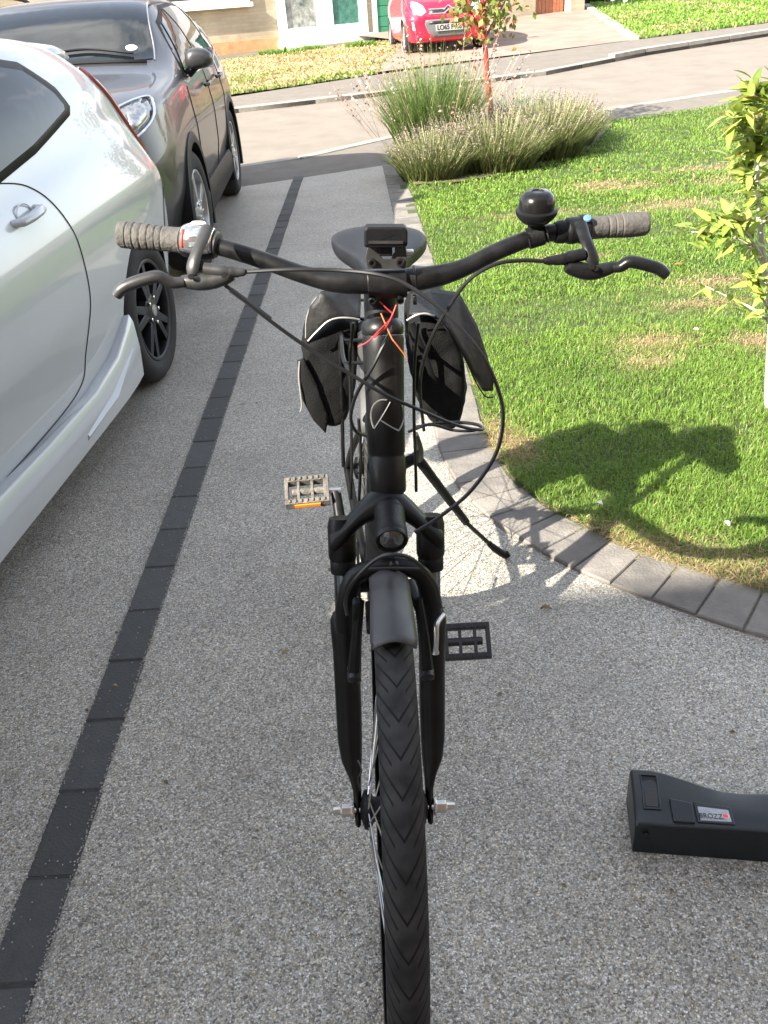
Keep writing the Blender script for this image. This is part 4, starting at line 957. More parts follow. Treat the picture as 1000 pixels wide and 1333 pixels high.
    q = suv.cast(156, 173); p, n = suv.hit(Vector((sg * q.x, -6, q.z)), Vector((0, 1, 0)))
    if p:
        MB().lathe([(.046, .0), (.050, .016), (.042, .020), (.036, .012)], p, (sg * .25, -1, .15), 24).build('lamp_ring', M_chrome, hl); MB().lathe([(.037, .008), (.02, .022), (.001, .026)], p, (sg * .25, -1, .15), 20).build('lamp_lens', M_carglass, hl)
    fogq = [suv.cast(*q) for q in FOG_PX]; fogq = [(sg * q.x, q.z) for q in fogq if q]
    fg = suv.panel('fog_surround', fogq, 'y', M_black, .006, .012, sgn=-1)
    q = suv.cast(193, 250); p, n = suv.hit(Vector((sg * q.x, -6, q.z)), Vector((0, 1, 0)))
    if p: MB().lathe([(.055, .0), (.058, .02), (.035, .030), (.001, .034)], p, (sg * .5, -1, 0), 20).build('fog_lamp', M_chrome_dull, fg)
suv.panel('grille', [(-.36, .66), (.36, .66), (.42, .80), (-.42, .80)], 'y', M_black, .008, .012, sgn=-1)
suv.panel('bumper_lower', [(-.55, .30), (.55, .30), (.52, .46), (-.52, .46)], 'y', M_black, .008, .012, sgn=-1)
ws = [(-.69, 1.155), (-.35, 1.17), (0, 1.175), (.35, 1.17), (.69, 1.155), (.66, 1.25), (.60, 1.40), (.57, 1.455), (.3, 1.47), (0, 1.475), (-.3, 1.47), (-.57, 1.455), (-.60, 1.40), (-.66, 1.25)]
wsc = suv.panel('windscreen', ws, 'y', M_carglass, .005, .005, sgn=-1, cuts=4)
suv.strip('windscreen_trim', [(.70, 1.15), (.665, 1.25), (.605, 1.40), (.575, 1.46)], 'y', M_chrome, .010, -1)
p, n = suv.hit(Vector((.56, -6, 1.215)), Vector((0, 1, 0)))
if p:
    tx = MB(); tx.lathe([(.034, .0), (.034, .003)], p + n * (.006 if n.y < 0 else -.006), n if n.y < 0 else -n, 20); tx.build('paper_disc', mat('paper_white', (.85, .85, .82), .7), suv.root)
suv.strip('wiper', [(.58, 1.178), (.30, 1.215), (.0, 1.20), (-.2, 1.19)], 'y', M_black, .016, -1, off=.02)
suv.strip('scuttle', [(.66, 1.147), (.35, 1.163), (0, 1.168), (-.35, 1.163), (-.66, 1.147)], 'y', M_black, .03, -1)

# --- small red car on the drive opposite
rc = far(566, 72); RYAW = R(4)
ST_R = [(-.02, .30, .46, .54, .52, .52, .68, .4), (.06, .20, .66, .74, .62, .70, .82, .6), (.25, .17, .74, .80, .76, .77, .93, .64), (.55, .17, .77, .81, .86, .78, 1.0, .66), (.85, .17, .77, .812, .92, .79, 1.06, .68), (1.15, .17, .78, .813, .93, .79, 1.25, .64), (1.5, .17, .78, .813, .95, .785, 1.42, .60), (2.0, .17, .78, .813, .97, .78, 1.46, .59), (2.6, .17, .78, .81, 1.0, .77, 1.45, .58), (3.1, .2, .77, .80, 1.02, .75, 1.38, .56), (3.35, .26, .74, .77, 1.0, .70, 1.2, .54), (3.46, .32, .62, .68, .8, .6, .92, .46)]
red = Car('hatchback', Vector((rc.x + .28, rc.y - .1, fz(rc.y) + .034)), RYAW, 'small bright red hatchback facing us on the drive across the road', 'car', ST_R, M_rpaint, (.68, 3.0), .285, .17, .32)
for y in (.68, 3.0):
    for sx in (-1, 1): red.wheel(y, sx, .79, .165, M_rim, double=False)
for sg in (1, -1):
    red.panel('headlight', [(sg * .42, .70), (sg * .52, .64), (sg * .64, .68), (sg * .69, .80), (sg * .66, .89), (sg * .56, .86), (sg * .47, .80)], 'y', M_lens, .008, .012, sgn=-1)
    red.panel('window', [(1.12, 1.0), (2.1, 1.0), (3.0, 1.05), (2.85, 1.3), (2.0, 1.36), (1.55, 1.32)], 'x', M_carglass, .004, .004, sgn=sg)
    mr_ = MB(); mr_.loft([[Vector((sg * (.93 + a * .10 * w), 1.12 + dy, 1.04 + b * .07 * w)) for a, b in ((-1, -.9), (.8, -.8), (1, 0), (.8, .8), (-.8, 1), (-1, 0))] for dy, w in ((-.07, .5), (-.04, .9), (0, 1), (.04, .95))]); mr_.build('mirror', M_rpaint, red.root, sub=1)
    MB().tube([(sg * .78, 1.12, .98), (sg * .87, 1.12, 1.0)], .022, 8).build('mirror_arm', M_black, red.root)
    red.panel('day_lamp', [(sg * .63, .40), (sg * .68, .41), (sg * .70, .55), (sg * .665, .55)], 'y', M_lens, .006, .01, sgn=-1)
red.panel('windscreen', [(-.68, 1.06), (0, 1.09), (.68, 1.06), (.58, 1.35), (0, 1.40), (-.58, 1.35)], 'y', M_carglass, .005, .005, sgn=-1)
M_grey = mat('grey_trim', (.10, .10, .10), .5)
red.panel('lower_grille', [(-.46, .50), (-.40, .36), (-.28, .27), (.28, .27), (.40, .36), (.46, .50), (.44, .57), (-.44, .57)], 'y', M_grey, .010, .014, sgn=-1)
red.panel('grille_slot', [(-.38, .50), (.38, .50), (.37, .545), (-.37, .545)], 'y', M_ink, .016, .006, sgn=-1)
red.panel('upper_grille', [(-.38, .665), (.38, .665), (.36, .735), (-.36, .735)], 'y', M_ink, .008, .01, sgn=-1)
def bar_on(car, x0, z0, x1, z1, w, m, name, parent=None): return car.strip(name, [(x0, z0), (x1, z1)], 'y', m, w, -1, off=.014, parent=parent)
for (z) in (.665, .735):
    bar_on(red, -.38, z, -.06, z, .022, M_chrome, 'grille_bar'); bar_on(red, .06, z, .38, z, .022, M_chrome, 'grille_bar')
for z in (.665, .725):
    bar_on(red, -.10, z - .01, 0, z + .055, .028, M_chrome, 'chevron'); bar_on(red, 0, z + .055, .10, z - .01, .028, M_chrome, 'chevron')
p, n = red.hit(Vector((0, -6, .43)), Vector((0, 1, 0)))
pl = MB().box((0, p.y - .03, .43), (.52, .012, .112)).build('number_plate', M_plate, red.root, bevel=.003)
tm = text_mesh('LO65 FWS', .112, .002, bold=.0035); tm.materials.append(M_ink)
to = bpy.data.objects.new('lettering', tm); COL.objects.link(to); to.parent = pl; to.location = (0, p.y - .038, .43); to.rotation_euler = (R(90), 0, 0); to.scale = (.92, 1, 1)
# ------------------------------------------------------------------ the bicycle, facing the camera and leaning on its side stand
YA = aZ(513, 1052, .355).y                                   # front axle distance
WR = .355
fc = aZ(513, 1052, .355); LEAN = math.atan(.055)
BO = Vector((fc.x - .355 * .055, YA, 0))                     # under the front axle
bike = thing('bicycle', BO, 'black hybrid bicycle facing us, leaning on its side stand in the middle of the drive', 'bicycle')
bU = Vector((math.sin(LEAN), 0, math.cos(LEAN))); bR = Vector((math.cos(LEAN), 0, -math.sin(LEAN)))
def B(x, y, z): return BO + bR * x + Vector((0, y, 0)) + bU * z     # bike frame: x to our right, y away from us, z up along the wheel
TAN = .364
def SY_(z): return YA + .048 + TAN * (z - .355)
def aS(px, py, off=0.0):
    """pixel on the steering plane (the tilted plane of head tube and fork), shifted towards the camera by off"""
    d = ray(px, py); t = (YA + .048 - .355 * TAN + TAN * CH - off) / (d.y - TAN * d.z); return CP + d * t
M_frame = mat('satin_black_frame', (.0048, .0046, .0044), .42, var=.5, vscale=25, rvar=.1, coat=.03, spec=.22)
M_alu = mat('black_anodised', (.0065, .0065, .0065), .36, var=.5, vscale=40, rvar=.08, spec=.25)
M_brkt = mat('worn_grey_alloy', (.034, .033, .032), .40, metal=.3, var=.3, vscale=50)
M_silver = mat('bare_steel', (.55, .55, .54), .28, metal=1.0, var=.15, vscale=60)
M_cable = mat('cable_sheath', (.008, .008, .008), .38, spec=.4)
M_grip = mat('worn_grip_rubber', (.045, .042, .038), .75, col2=(.085, .078, .07), vscale=30, bump=.25, bscale=200)
M_gripdust = mat('dusty_grip_rubber', (.05, .047, .042), .8, col2=(.095, .088, .078), vscale=40, bump=.3, bscale=200)
M_guard = mat('dusty_mudguard', (.022, .022, .022), .5, col2=(.05, .05, .05), vscale=14, rvar=.15)
M_saddle = mat('saddle_vinyl', (.008, .009, .011), .5, spec=.3, var=.3, vscale=30, bump=.15, bscale=300)
M_bolt = mat('bolt_black', (.03, .03, .03), .3, metal=.7)
axis_s = Vector((0, TAN, 1)).normalized(); axis_b = (bR * 0 + Vector((0, TAN, 0)) + bU).normalized()

# tyre with its V tread: UV runs round and across the tyre so the grooves follow it
def tyre_mat():
    m = bpy.data.materials.new('treaded_tyre'); m.use_nodes = True; t = m.node_tree; b = t.nodes['Principled BSDF']; b.inputs['Roughness'].default_value = .72; b.inputs['Specular IOR Level'].default_value = .25
    uv = nd(t, 'ShaderNodeUVMap'); sp = nd(t, 'ShaderNodeSeparateXYZ'); t.links.new(uv.outputs[0], sp.inputs[0])
    def math_(op, a, b_=None, c=None):
        n = nd(t, 'ShaderNodeMath', operation=op)
        for i, v in enumerate((a, b_, c)):
            if v is None: continue
            if isinstance(v, (int, float)): n.inputs[i].default_value = v
            else: t.links.new(v, n.inputs[i])
        return n.outputs[0]
    u, v = sp.outputs[0], sp.outputs[1]                     # u: 0..1 round, v: -1..1 across
    av = math_('ABSOLUTE', v)
    def groove(n, slope, ph, w, lo, hi):
        f = math_('FRACT', math_('ADD', math_('ADD', math_('MULTIPLY', u, n), math_('MULTIPLY', av, slope)), ph))
        d = math_('ABSOLUTE', math_('SUBTRACT', f, .5)); s = math_('LESS_THAN', d, w)
        return math_('MULTIPLY', s, math_('MULTIPLY', math_('GREATER_THAN', av, lo), math_('LESS_THAN', av, hi)))
    g1 = groove(52, 1.7, 0.0, .055, .0, .66); g2 = groove(52, 1.7, .5, .05, .22, .84); g3 = groove(92, -.8, .2, .05, .70, .9)
    gg = math_('MAXIMUM', math_('MAXIMUM', g1, g2), g3)
    tc = nd(t, 'ShaderNodeTexCoord'); nz = nd(t, 'ShaderNodeTexNoise'); nz.inputs['Scale'].default_value = 35; nz.inputs['Detail'].default_value = 6; t.links.new(tc.outputs['Object'], nz.inputs['Vector'])
    cr = nd(t, 'ShaderNodeValToRGB'); cr.color_ramp.elements[0].position = .35; cr.color_ramp.elements[0].color = (.010, .010, .010, 1); cr.color_ramp.elements[1].position = .70; cr.color_ramp.elements[1].color = (.034, .033, .031, 1)
    t.links.new(nz.outputs['Fac'], cr.inputs[0]); mx = nd(t, 'ShaderNodeMixRGB'); mx.inputs[2].default_value = (.0012, .0012, .0012, 1); t.links.new(gg, mx.inputs[0]); t.links.new(cr.outputs[0], mx.inputs[1]); t.links.new(mx.outputs[0], b.inputs['Base Color'])
    bp = nd(t, 'ShaderNodeBump'); bp.invert = True; bp.inputs['Distance'].default_value = .003; bp.inputs['Strength'].default_value = 1
    t.links.new(gg, bp.inputs['Height']); t.links.new(bp.outputs[0], b.inputs['Normal']); return m
M_tyre = tyre_mat()
def bike_wheel(cy, steer=0.0, bolts=True):
    c = B(0, cy, WR); Rz = Matrix.Rotation(steer, 3, axis_s); xw = Rz @ bR; yw = Rz @ Vector((0, 1, 0)); zw = xw.cross(yw).normalized()
    if zw.z < 0: zw = -zw
    nu, prof = 96, []
    for k in range(17):
        a = math.pi * (-.62 + 1.24 * k / 16); prof.append((WR - .0235 + .0235 * math.cos(a) * (1.0 if abs(a) < 1.4 else 1), .0245 * math.sin(a), k / 8 - 1))
    me = bpy.data.meshes.new('tyre'); V, Fc, UV = [], [], []
    for i in range(nu):
        a = 2 * math.pi * i / nu; d = yw * math.cos(a) + zw * math.sin(a)
        for (r, x, q) in prof: V.append(c + d * r + xw * x - BO)
    n = len(prof)
    for i in range(nu):
        for j in range(n - 1):
            a, b_ = i * n + j, ((i + 1) % nu) * n + j; Fc.append((a, b_, b_ + 1, a + 1)); UV += [(i / nu, prof[j][2]), ((i + 1) / nu, prof[j][2]), ((i + 1) / nu, prof[j + 1][2]), (i / nu, prof[j + 1][2])]
    me.from_pydata(V, [], Fc); uvl = me.uv_layers.new(name='UVMap')
    for l, q in zip(uvl.data, UV): l.uv = q
    bm = bmesh.new(); bm.from_mesh(me); bmesh.ops.recalc_face_normals(bm, faces=bm.faces); bm.to_mesh(me); bm.free()
    tyre = link('wheel', me, M_tyre, bike, True)
    r = MB(); r.lathe([(WR - .046, -.0125), (WR - .030, -.0135), (WR - .030, -.0115), (WR - .036, -.010), (WR - .036, .010), (WR - .030, .0115), (WR - .030, .0135), (WR - .046, .0125), (WR - .053, .006), (WR - .053, -.006), (WR - .046, -.0125)], c, xw, 72, cap=False)
    rim = r.build('rim', mat('grey_rim', (.12, .12, .12), .35, metal=.7, var=.2, vscale=30), tyre)
    hb_ = MB(); hb_.lathe([(.010, -.05), (.028, -.044), (.030, -.036), (.018, -.030), (.016, .030), (.030, .036), (.028, .044), (.010, .05)], c, xw, 20); hb_.build('hub', M_black, tyre)
    for k in range(32):
        a = 2 * math.pi * k / 32; s = -1 if k % 2 else 1; cr = (1 if (k // 2) % 2 else -1) * .95
        d = yw * math.cos(a) + zw * math.sin(a); d2 = yw * math.cos(a + cr) + zw * math.sin(a + cr)
        MB().tube([c + d2 * .027 + xw * s * .038, c + d * (WR - .052) + xw * s * .003], .0011, 5).build('spoke', M_silver, tyre)
    for ang in (200,):
        a = R(ang); d = yw * math.cos(a) + zw * math.sin(a); MB().tube([c + d * (WR - .055), c + d * (WR - .095)], .0028, 8).build('valve', M_bolt, tyre)
    return tyre
bike_wheel(0.0); bike_wheel(1.07)
def tubeB(name, pts, r, m=M_frame, n=12, k=6, **kw):
    P = smooth_path(pts, k) if len(pts) > 2 else pts
    if hasattr(r, '__len__'):
        q = len(P); r = [np.interp(i / (q - 1) * (len(r) - 1), range(len(r)), r) for i in range(q)]
    return MB().tube(P, r, n).build(name, m, kw.pop('parent', bike), **kw)
# --- fork
bz = lambda z: .048 + TAN * (z - .355)                       # steering axis, bike y at bike height z
CR_Z = .742; LX = .0635
crown_c = B(0, bz(CR_Z), CR_Z)
cm = MB(); rg = []
for x, dz, ry, rz_ in [(-.083, -.038, .010, .012), (-.079, -.036, .0175, .019), (-.066, -.030, .0205, .021), (-.050, -.012, .020, .017), (-.030, .010, .023, .019), (0, .020, .030, .026), (.030, .010, .023, .019), (.050, -.012, .020, .017), (.066, -.030, .0205, .021), (.079, -.036, .0175, .019), (.083, -.038, .010, .012)]:
    o = B(x, bz(CR_Z + dz) - .006, CR_Z + dz + .012); rg.append([o + Vector((0, math.cos(a) * ry, 0)) + bU * math.sin(a) * rz_ for a in [2 * math.pi * k / 14 for k in range(14)]])
cm.loft(rg); crown = cm.build('fork_crown', M_frame, bike, sub=1)
for s in (-1, 1):
    pt = lambda z, off=-.004, dx=0: B(s * (LX + dx), bz(z) + off, z)
    MB().lathe([(.0185, 0), (.0205, .006), (.0205, .05), (.0175, .062)], pt(.690), axis_b, 20).build('stanchion_clamp', M_frame, bike)
    MB().lathe([(.0175, 0), (.0185, .004), (.0185, .018), (.016, .024)], pt(.672), axis_b, 20).build('dust_seal', M_black, bike)
    MB().lathe([(.0138, 0), (.0138, .12)], pt(.585), axis_b, 18).build('stanchion', mat('steel_stanchion', (.17, .19, .20), .22, metal=.9, var=.2, vscale=30), bike)
    lg = MB(); rg = []
    for z, rx, ry, off, dx in [(.612, .0185, .0185, -.004, 0), (.606, .0215, .0215, -.004, 0), (.590, .0215, .0215, -.004, 0), (.560, .0195, .0195, -.004, 0), (.47, .0192, .0205, -.004, -.001), (.43, .0185, .021, -.006, -.001), (.405, .016, .021, -.010, -.0025), (.385, .0095, .019, -.018, -.007), (.372, .0065, .017, -.028, -.0095), (.352, .0055, .016, -.042, -.010), (.338, .0045, .010, -.050, -.010)]:
        o = B(s * (LX + dx), bz(z) + off, z); rg.append([o + bR * math.cos(a) * rx + Vector((0, math.sin(a) * ry, 0)) for a in [2 * math.pi * k / 16 for k in range(16)]])
    lg.loft(rg); lg.build('fork_leg', M_frame, bike)
# arch joining the legs behind the light
tubeB('fork_brace', [B(-.062, bz(.60) - .012, .60), B(-.060, bz(.64) - .03, .645), B(-.045, bz(.68) - .04, .690), B(0, bz(.69) - .045, .706), B(.045, bz(.68) - .04, .690), B(.060, bz(.64) - .03, .645), B(.062, bz(.60) - .012, .60)], [.016, .015, .013, .0125, .013, .015, .016])
MB().lathe([(.005, -.09), (.005, .09)], B(0, 0, .355), bR, 10).build('front_axle', M_silver, bike)
for s in (-1, 1):
    MB().lathe([(.013, 0), (.013, .004), (.0095, .004), (.0095, .018), (.006, .020), (.0055, .031), (.003, .032)], B(s * .059, 0, .355), bR * s, 6).build('axle_nut', M_silver, bike, smooth=False, bevel=.0008)
    MB().lathe([(.011, 0), (.017, .002), (.017, .006), (.010, .010)], B(s * .040, 0, .355), bR * s, 16).build('cone_nut', M_black, bike)
# --- head tube, emblem, headset
ht0, ht1 = aS(505, 637), aS(498.5, 437)
hax = (ht1 - ht0).normalized(); hl_ = (ht1 - ht0).length
hm_ = MB(); hm_.lathe([(.0245, -.004), (.0262, .0), (.0262, .046), (.0250, .048), (.0250, .052), (.0262, .054), (.027, hl_ * .6), (.0285, hl_ * .9), (.0292, hl_ * .97), (.028, hl_)], ht0, hax, 40)
htube = hm_.build('head_tube', M_frame, bike)
MB().lathe([(.0275, 0), (.029, .003), (.029, .012), (.024, .020), (.020, .024)], ht1 + hax * .001, hax, 32).build('headset_cup', M_alu, bike)
MB().lathe([(.0195, 0), (.0195, .045)], ht1 + hax * .02, hax, 24).build('steerer_spacer', M_frame, bike)
bmh = bmesh.new(); bmh.from_mesh(htube.data); hbv = BVHTree.FromBMesh(bmh); bmh.free()
def on_head(px, py, off=.0004):
    h = hbv.ray_cast(CP - BO, ray(px, py).normalized()); return (h[0] + BO + h[1] * off) if h[0] else None
M_embl = mat('silver_print', (.22, .22, .21), .4, metal=.3)
def emblem(pts, r=.0016):
    P = [on_head(440 + a / 5, 380 + b / 5) for a, b in pts]; P = [p for p in P if p]
    if len(P) > 1: MB().tube(smooth_path(P, 4), r, 6, flat=.5).build('emblem', M_embl, bike)
emblem([(237, 888), (222, 840), (219, 790), (232, 742), (262, 712), (292, 702), (318, 704)]); emblem([(240, 886), (275, 830), (310, 772), (340, 716)]); emblem([(276, 832), (330, 868), (392, 902)]); emblem([(394, 902), (416, 858), (424, 812), (420, 764), (414, 738)])
# --- frame behind
bb = B(0, .615, .325)
tubeB('down_tube', [ht0 + hax * .035, B(.0, .40, .55), bb], .029)
tubeB('top_tube', [ht1 - hax * .03, B(.0, .50, .72), B(0, .80, .62)], .021)
tubeB('seat_tube', [bb, B(0, .82, .66)], .017); tubeB('seat_post', [B(0, .81, .64), B(0, .90, .89)], .0145, M_alu)
for s in (-1, 1):
    tubeB('chain_stay', [bb + bR * s * .02, B(s * .045, .85, .34), B(s * .065, 1.07, .355)], .010)
    tubeB('seat_stay', [B(s * .015, .80, .62), B(s * .05, .95, .47), B(s * .065, 1.07, .355)], .008)
    # carrier
    tubeB('rack_strut', [B(s * .075, 1.07, .36), B(s * .07, 1.05, .70)], .005, M_alu)
    tubeB('rack_rail', [B(s * .05, .82, .715), B(s * .065, .95, .72), B(s * .065, 1.35, .72)], .005, M_alu)
for y in (.86, 1.0, 1.15, 1.3): tubeB('rack_bar', [B(-.062, y, .72), B(.062, y, .72)], .004, M_alu)
# cranks and pedals
BBY, BBZ = 1.445 - YA, .33
pl_c = aX(400, 640, -.163); pr_c = aX(607, 835, .143)
MB().lathe([(.02, -.055), (.02, .055)], B(0, BBY, BBZ), bR, 16).build('bottom_bracket', M_alu, bike)
MB().lathe([(.088, 0), (.09, .002), (.088, .005), (.03, .006)], B(-.046, BBY, BBZ), bR, 40).build('chainring', M_black, bike)
def crank(cen, s):
    a = B(s * .062, BBY, BBZ); b_ = Vector(cen) - bR * s * .062
    MB().tube([a, b_], [.014, .011], 10, flat=.7).build('crank_arm', M_alu, bike); MB().lathe([(.008, -.012), (.008, .016)], b_, bR * s, 8).build('pedal_axle', M_silver, bike); return b_
crank(pl_c, -1); crank(pr_c, 1)
M_pedust = mat('dusty_resin_pedal', (.055, .05, .042), .75, col2=(.16, .145, .12), vscale=60, bump=.4, bscale=250)
M_ped = mat('black_resin_pedal', (.016, .016, .015), .55, var=.3, vscale=60)
M_amber = mat('amber_reflector', (.75, .22, .02), .25, coat=.6)
def pedal(cen, s, m, tilt, yaw, refl):
    Rm = Matrix.Rotation(yaw, 3, 'Z') @ Matrix.Rotation(tilt, 3, 'X'); cen = Vector(cen); p = MB()
    L, Wd, T = .096, .072, .020
    def bx(c, sz): p.box(cen + Rm @ Vector(c), sz, Rm)
    for y in (-1, 1):
        bx((0, y * (Wd / 2 - .006), 0), (L, .012, T))
        for i in range(7): bx((-L / 2 + .010 + i * .0125, y * (Wd / 2 - .006), T / 2 + .0015), (.005, .0085, .003))
    bx((s * (L / 2 - .004), 0, 0), (.008, Wd - .024, T)); bx((-s * (L / 2 - .006), 0, 0), (.012, Wd - .024, T))
    bx((-s * .012, 0, 0), (.006, Wd - .024, T * .9)); bx((s * .018, 0, 0), (.006, Wd - .024, T * .9))
    p.tube([cen + Rm @ Vector((-s * L / 2, 0, 0)), cen + Rm @ Vector((s * L * .34, 0, 0))], .0085, 10)
    o = p.build('pedal', m, bike, smooth=False, bevel=.0012)
    if not refl: return
    rf_ = MB().box(cen + Rm @ Vector((0, -Wd / 2 - .0012, 0)), (.056, .003, .0105), Rm); ro = rf_.build('reflector', M_amber, o, smooth=False, bevel=.0008)
pedal(pl_c, -1, M_pedust, R(24), R(2), True); pedal(pr_c, 1, M_ped, R(40), R(-2), False)
# --- front mudguard: an arched strip hugging the top of the wheel
def guard(name, cy, a0, a1, rad, w, m, n=24, wtip=1.15, thick=.0016, depth=.014):
    g_ = MB(); rg = []
    for i in range(n + 1):
        a = R(a0 + (a1 - a0) * i / n); d = Vector((0, -1, 0)) * math.cos(a) + bU * math.sin(a); ww = w * (1 + (wtip - 1) * max(0, 1 - i / (n * .35)))
        if i == 0: ww *= .9
        c = B(0, cy, WR); rg.append([c + d * (rad - depth * (t * t)) + bR * t * ww / 2 for t in (-1, -.8, -.5, -.2, 0, .2, .5, .8, 1)])
    g_.loft(rg, closed=False); return g_.build(name, m, bike, solid=thick)
guard('front_mudguard', 0.0, 81, 128, WR + .017, .054, M_guard, wtip=1.10)
guard('rear_mudguard', 1.07, 40, 165, WR + .018, .058, M_guard)
for s in (-1, 1): tubeB('mudguard_stay', [B(s * .026, bz(.68) - .05, .70), B(s * .030, bz(.67) - .03, .69)], .0025, M_alu)
# --- headlight on the crown
lt_b, lt_f = aS(509, 662, .035), aS(510, 704, .088)
lax = (lt_f - lt_b).normalized(); ll = (lt_f - lt_b).length
# tilt the lamp so that it points down the drive towards us
lax = Vector((0, -.86, -.18)).normalized(); lt_f = aS(510, 703, .085); lt_b = lt_f - lax * .070
lb = MB(); lb.lathe([(.006, -.004), (.016, 0), (.0205, .012), (.0215, .014), (.0215, .016), (.0208, .018), (.0212, .020), (.0212, .050), (.0222, .052), (.0222, .068), (.0205, .072), (.0188, .070)], lt_b, lax, 32); head = lb.build('headlight', M_black, bike)
MB().lathe([(.0185, 0), (.0185, .003), (.013, .0085), (.0005, .0105)], lt_f - lax * .004, lax, 32).build('lamp_lens', mat('dark_lens', (.03, .032, .034), .02, coat=1.0, spec=1.0), head)
MB().lathe([(.0222, -.003), (.0226, .0), (.0212, .003), (.0188, .002)], lt_f, lax, 32, cap=False).build('lamp_bezel', M_alu, head)
tubeB('lamp_bracket', [lt_b + lax * .03 - Vector((0, 0, .018)), lt_b + Vector((0, .02, -.025)), crown_c + Vector((0, -.02, -.02))], .006, M_black)
MB().lathe([(.008, 0), (.008, .006), (.005, .008)], aS(513, 735, .07), Vector((0, -1, -.2)), 12).build('bracket_bolt', M_bolt, bike)
# --- rim brakes
for s in (-1, 1):
    piv = B(s * .052, bz(.565) - .055, .560)
    MB().tube([piv, B(s * .047, bz(.60) - .062, .62), B(s * .040, bz(.64) - .06, .672)], [.010, .0075, .006], 8).build('brake_arm', M_black, bike)
    MB().lathe([(.010, -.01), (.010, .012), (.006, .014)], piv, Vector((0, -1, -.3)), 12).build('brake_pivot_bolt', M_bolt, bike)
    MB().box(B(s * .0265, bz(.62) - .05, .640), (.013, .050, .013), Matrix.Rotation(.35, 3, 'X')).build('brake_pad', M_black, bike, bevel=.003)
NP = [aS(577, 800, .058), aS(569, 812, .072), aS(568, 830, .075), aS(567, 850, .068)]
MB().tube(smooth_path(NP, 5), [.0045] + [.0040] * 14 + [.0055], 10).build('brake_noodle', M_silver, bike)
MB().box(aS(465, 800, .07), (.014, .016, .052), Matrix.Rotation(.1, 3, 'Y')).build('brake_spring_cover', M_black, bike, bevel=.004)
# --- handlebar, stem and clamp
YB = YA + .25
def H_(px, py, dy=0.0): return aY(px, py, YB + dy)
bar_pts = [H_(157, 306, .05), H_(200, 309, .045), H_(240, 312, .04), H_(285, 321, .03), H_(340, 338, .018), H_(400, 359, .006), H_(445, 367, 0), H_(503, 366, 0), H_(555, 362, 0), H_(600, 350, .006), H_(650, 326, .018), H_(700, 307, .03), H_(745, 299, .04), H_(790, 295, .045), H_(842, 291, .05)]
bars = MB(); P = smooth_path(bar_pts, 5); n_ = len(P)
cx_ = H_(503, 366).x
bars.tube(P, [.0112 + .0044 * math.exp(-((p.x - cx_) / .085) ** 4) for p in P], 18); hbar = bars.build('handlebar', M_alu, bike)
stem_end = H_(503, 366); st0 = ht1 + hax * .045
tubeB('stem', [st0, st0.lerp(stem_end, .5) + Vector((0, 0, .008)), stem_end + Vector((0, .018, .004))], [.021, .019, .019], M_frame, 16)
MB().lathe([(.0215, -.026), (.0225, -.02), (.0225, .016), (.018, .02)], st0, hax, 24).build('stem_clamp', M_frame, bike)
fp_ = MB()
xl, xr = H_(478, 366).x, H_(529, 366).x
for sg_ in (1,):
    rg = []
    for a in range(-58, 66, 9):
        aa = R(a); d = Vector((0, -math.cos(aa), math.sin(aa))); rg.append([stem_end + Vector((xl - stem_end.x, 0, 0)) + d * .0165, stem_end + Vector((xr - stem_end.x, 0, -.002)) + d * .0165, stem_end + Vector((xr - stem_end.x, 0, -.002)) + d * .022, stem_end + Vector((xl - stem_end.x, 0, 0)) + d * .022])
    fp_.loft(rg)
fpo = fp_.build('stem_faceplate', M_alu, bike, bevel=.0015)
# display bracket standing up from the clamp: two lugs, a bridge and the holder across the top
YD = YB - .022
def D_(px, py, dy=0.0): return aY(px, py, YD + dy)
pb_ = [(478, 350), (476, 335), (478, 325), (481, 312), (492, 312), (493, 328), (499, 337), (509, 337), (514, 328), (515, 312), (527, 312), (529, 325), (530, 335), (528, 350)]
bp_ = MB().prism([D_(a, b) for a, b in pb_], Vector((0, .006, 0))); bro = bp_.build('display_bracket', M_brkt, bike, smooth=False, bevel=.001)
for (a, b) in [(484.5, 342.5), (521, 342), (484.5, 390), (521, 390)]:
    o = D_(a, b, -.002) if b < 360 else aY(a, b, YB - .016)
    MB().lathe([(.0052, 0), (.0052, .005), (.0046, .006), (.0028, .006), (.0026, .003)], o + Vector((0, .003, 0)), Vector((0, -1, .12 if b < 360 else -.3)), 14).build('clamp_bolt', M_bolt, bike)
hol = MB(); pts = [(474, 322), (474, 300), (478, 296), (527, 296), (531, 300), (531, 320), (527, 323), (480, 323)]
hol.prism([D_(a, b, -.014) for a, b in pts], Vector((0, .018, .001))); holo = hol.build('display_holder', M_black, bike, smooth=False, bevel=.003, seg=3)
hs_ = MB().prism([D_(a, b, -.0165) for a, b in [(480, 314), (525, 314), (525, 317.5), (480, 317.5)]], Vector((0, .002, 0))); hs_.build('holder_slot', M_brkt, holo, smooth=False)
MB().prism([D_(a, b, -.004) for a, b in [(493, 322), (511, 322), (511, 334), (493, 334)]], Vector((0, .012, 0))).build('bracket_tongue', M_black, bike, smooth=False, bevel=.0015)
MB().lathe([(.004, 0), (.004, .008), (.003, .009)], D_(529, 329), Vector((1, 0, 0)), 10).build('bracket_pin', M_silver, bike)
for px_ in (540,):
    q = H_(px_, 362); t_ = (H_(545, 362) - H_(535, 363)).normalized(); a_ = t_.orthogonal().normalized(); b_ = t_.cross(a_)
    MB().tube([q + (a_ * math.cos(t) + b_ * math.sin(t)) * .0152 for t in [2 * math.pi * k / 24 for k in range(24)]], .0016, 6, loop=True).build('cable_tie', M_cable, bike)
    MB().box(aY(540, 390, YB - .012), (.005, .008, .012)).build('tie_head', M_cable, bike, bevel=.001)
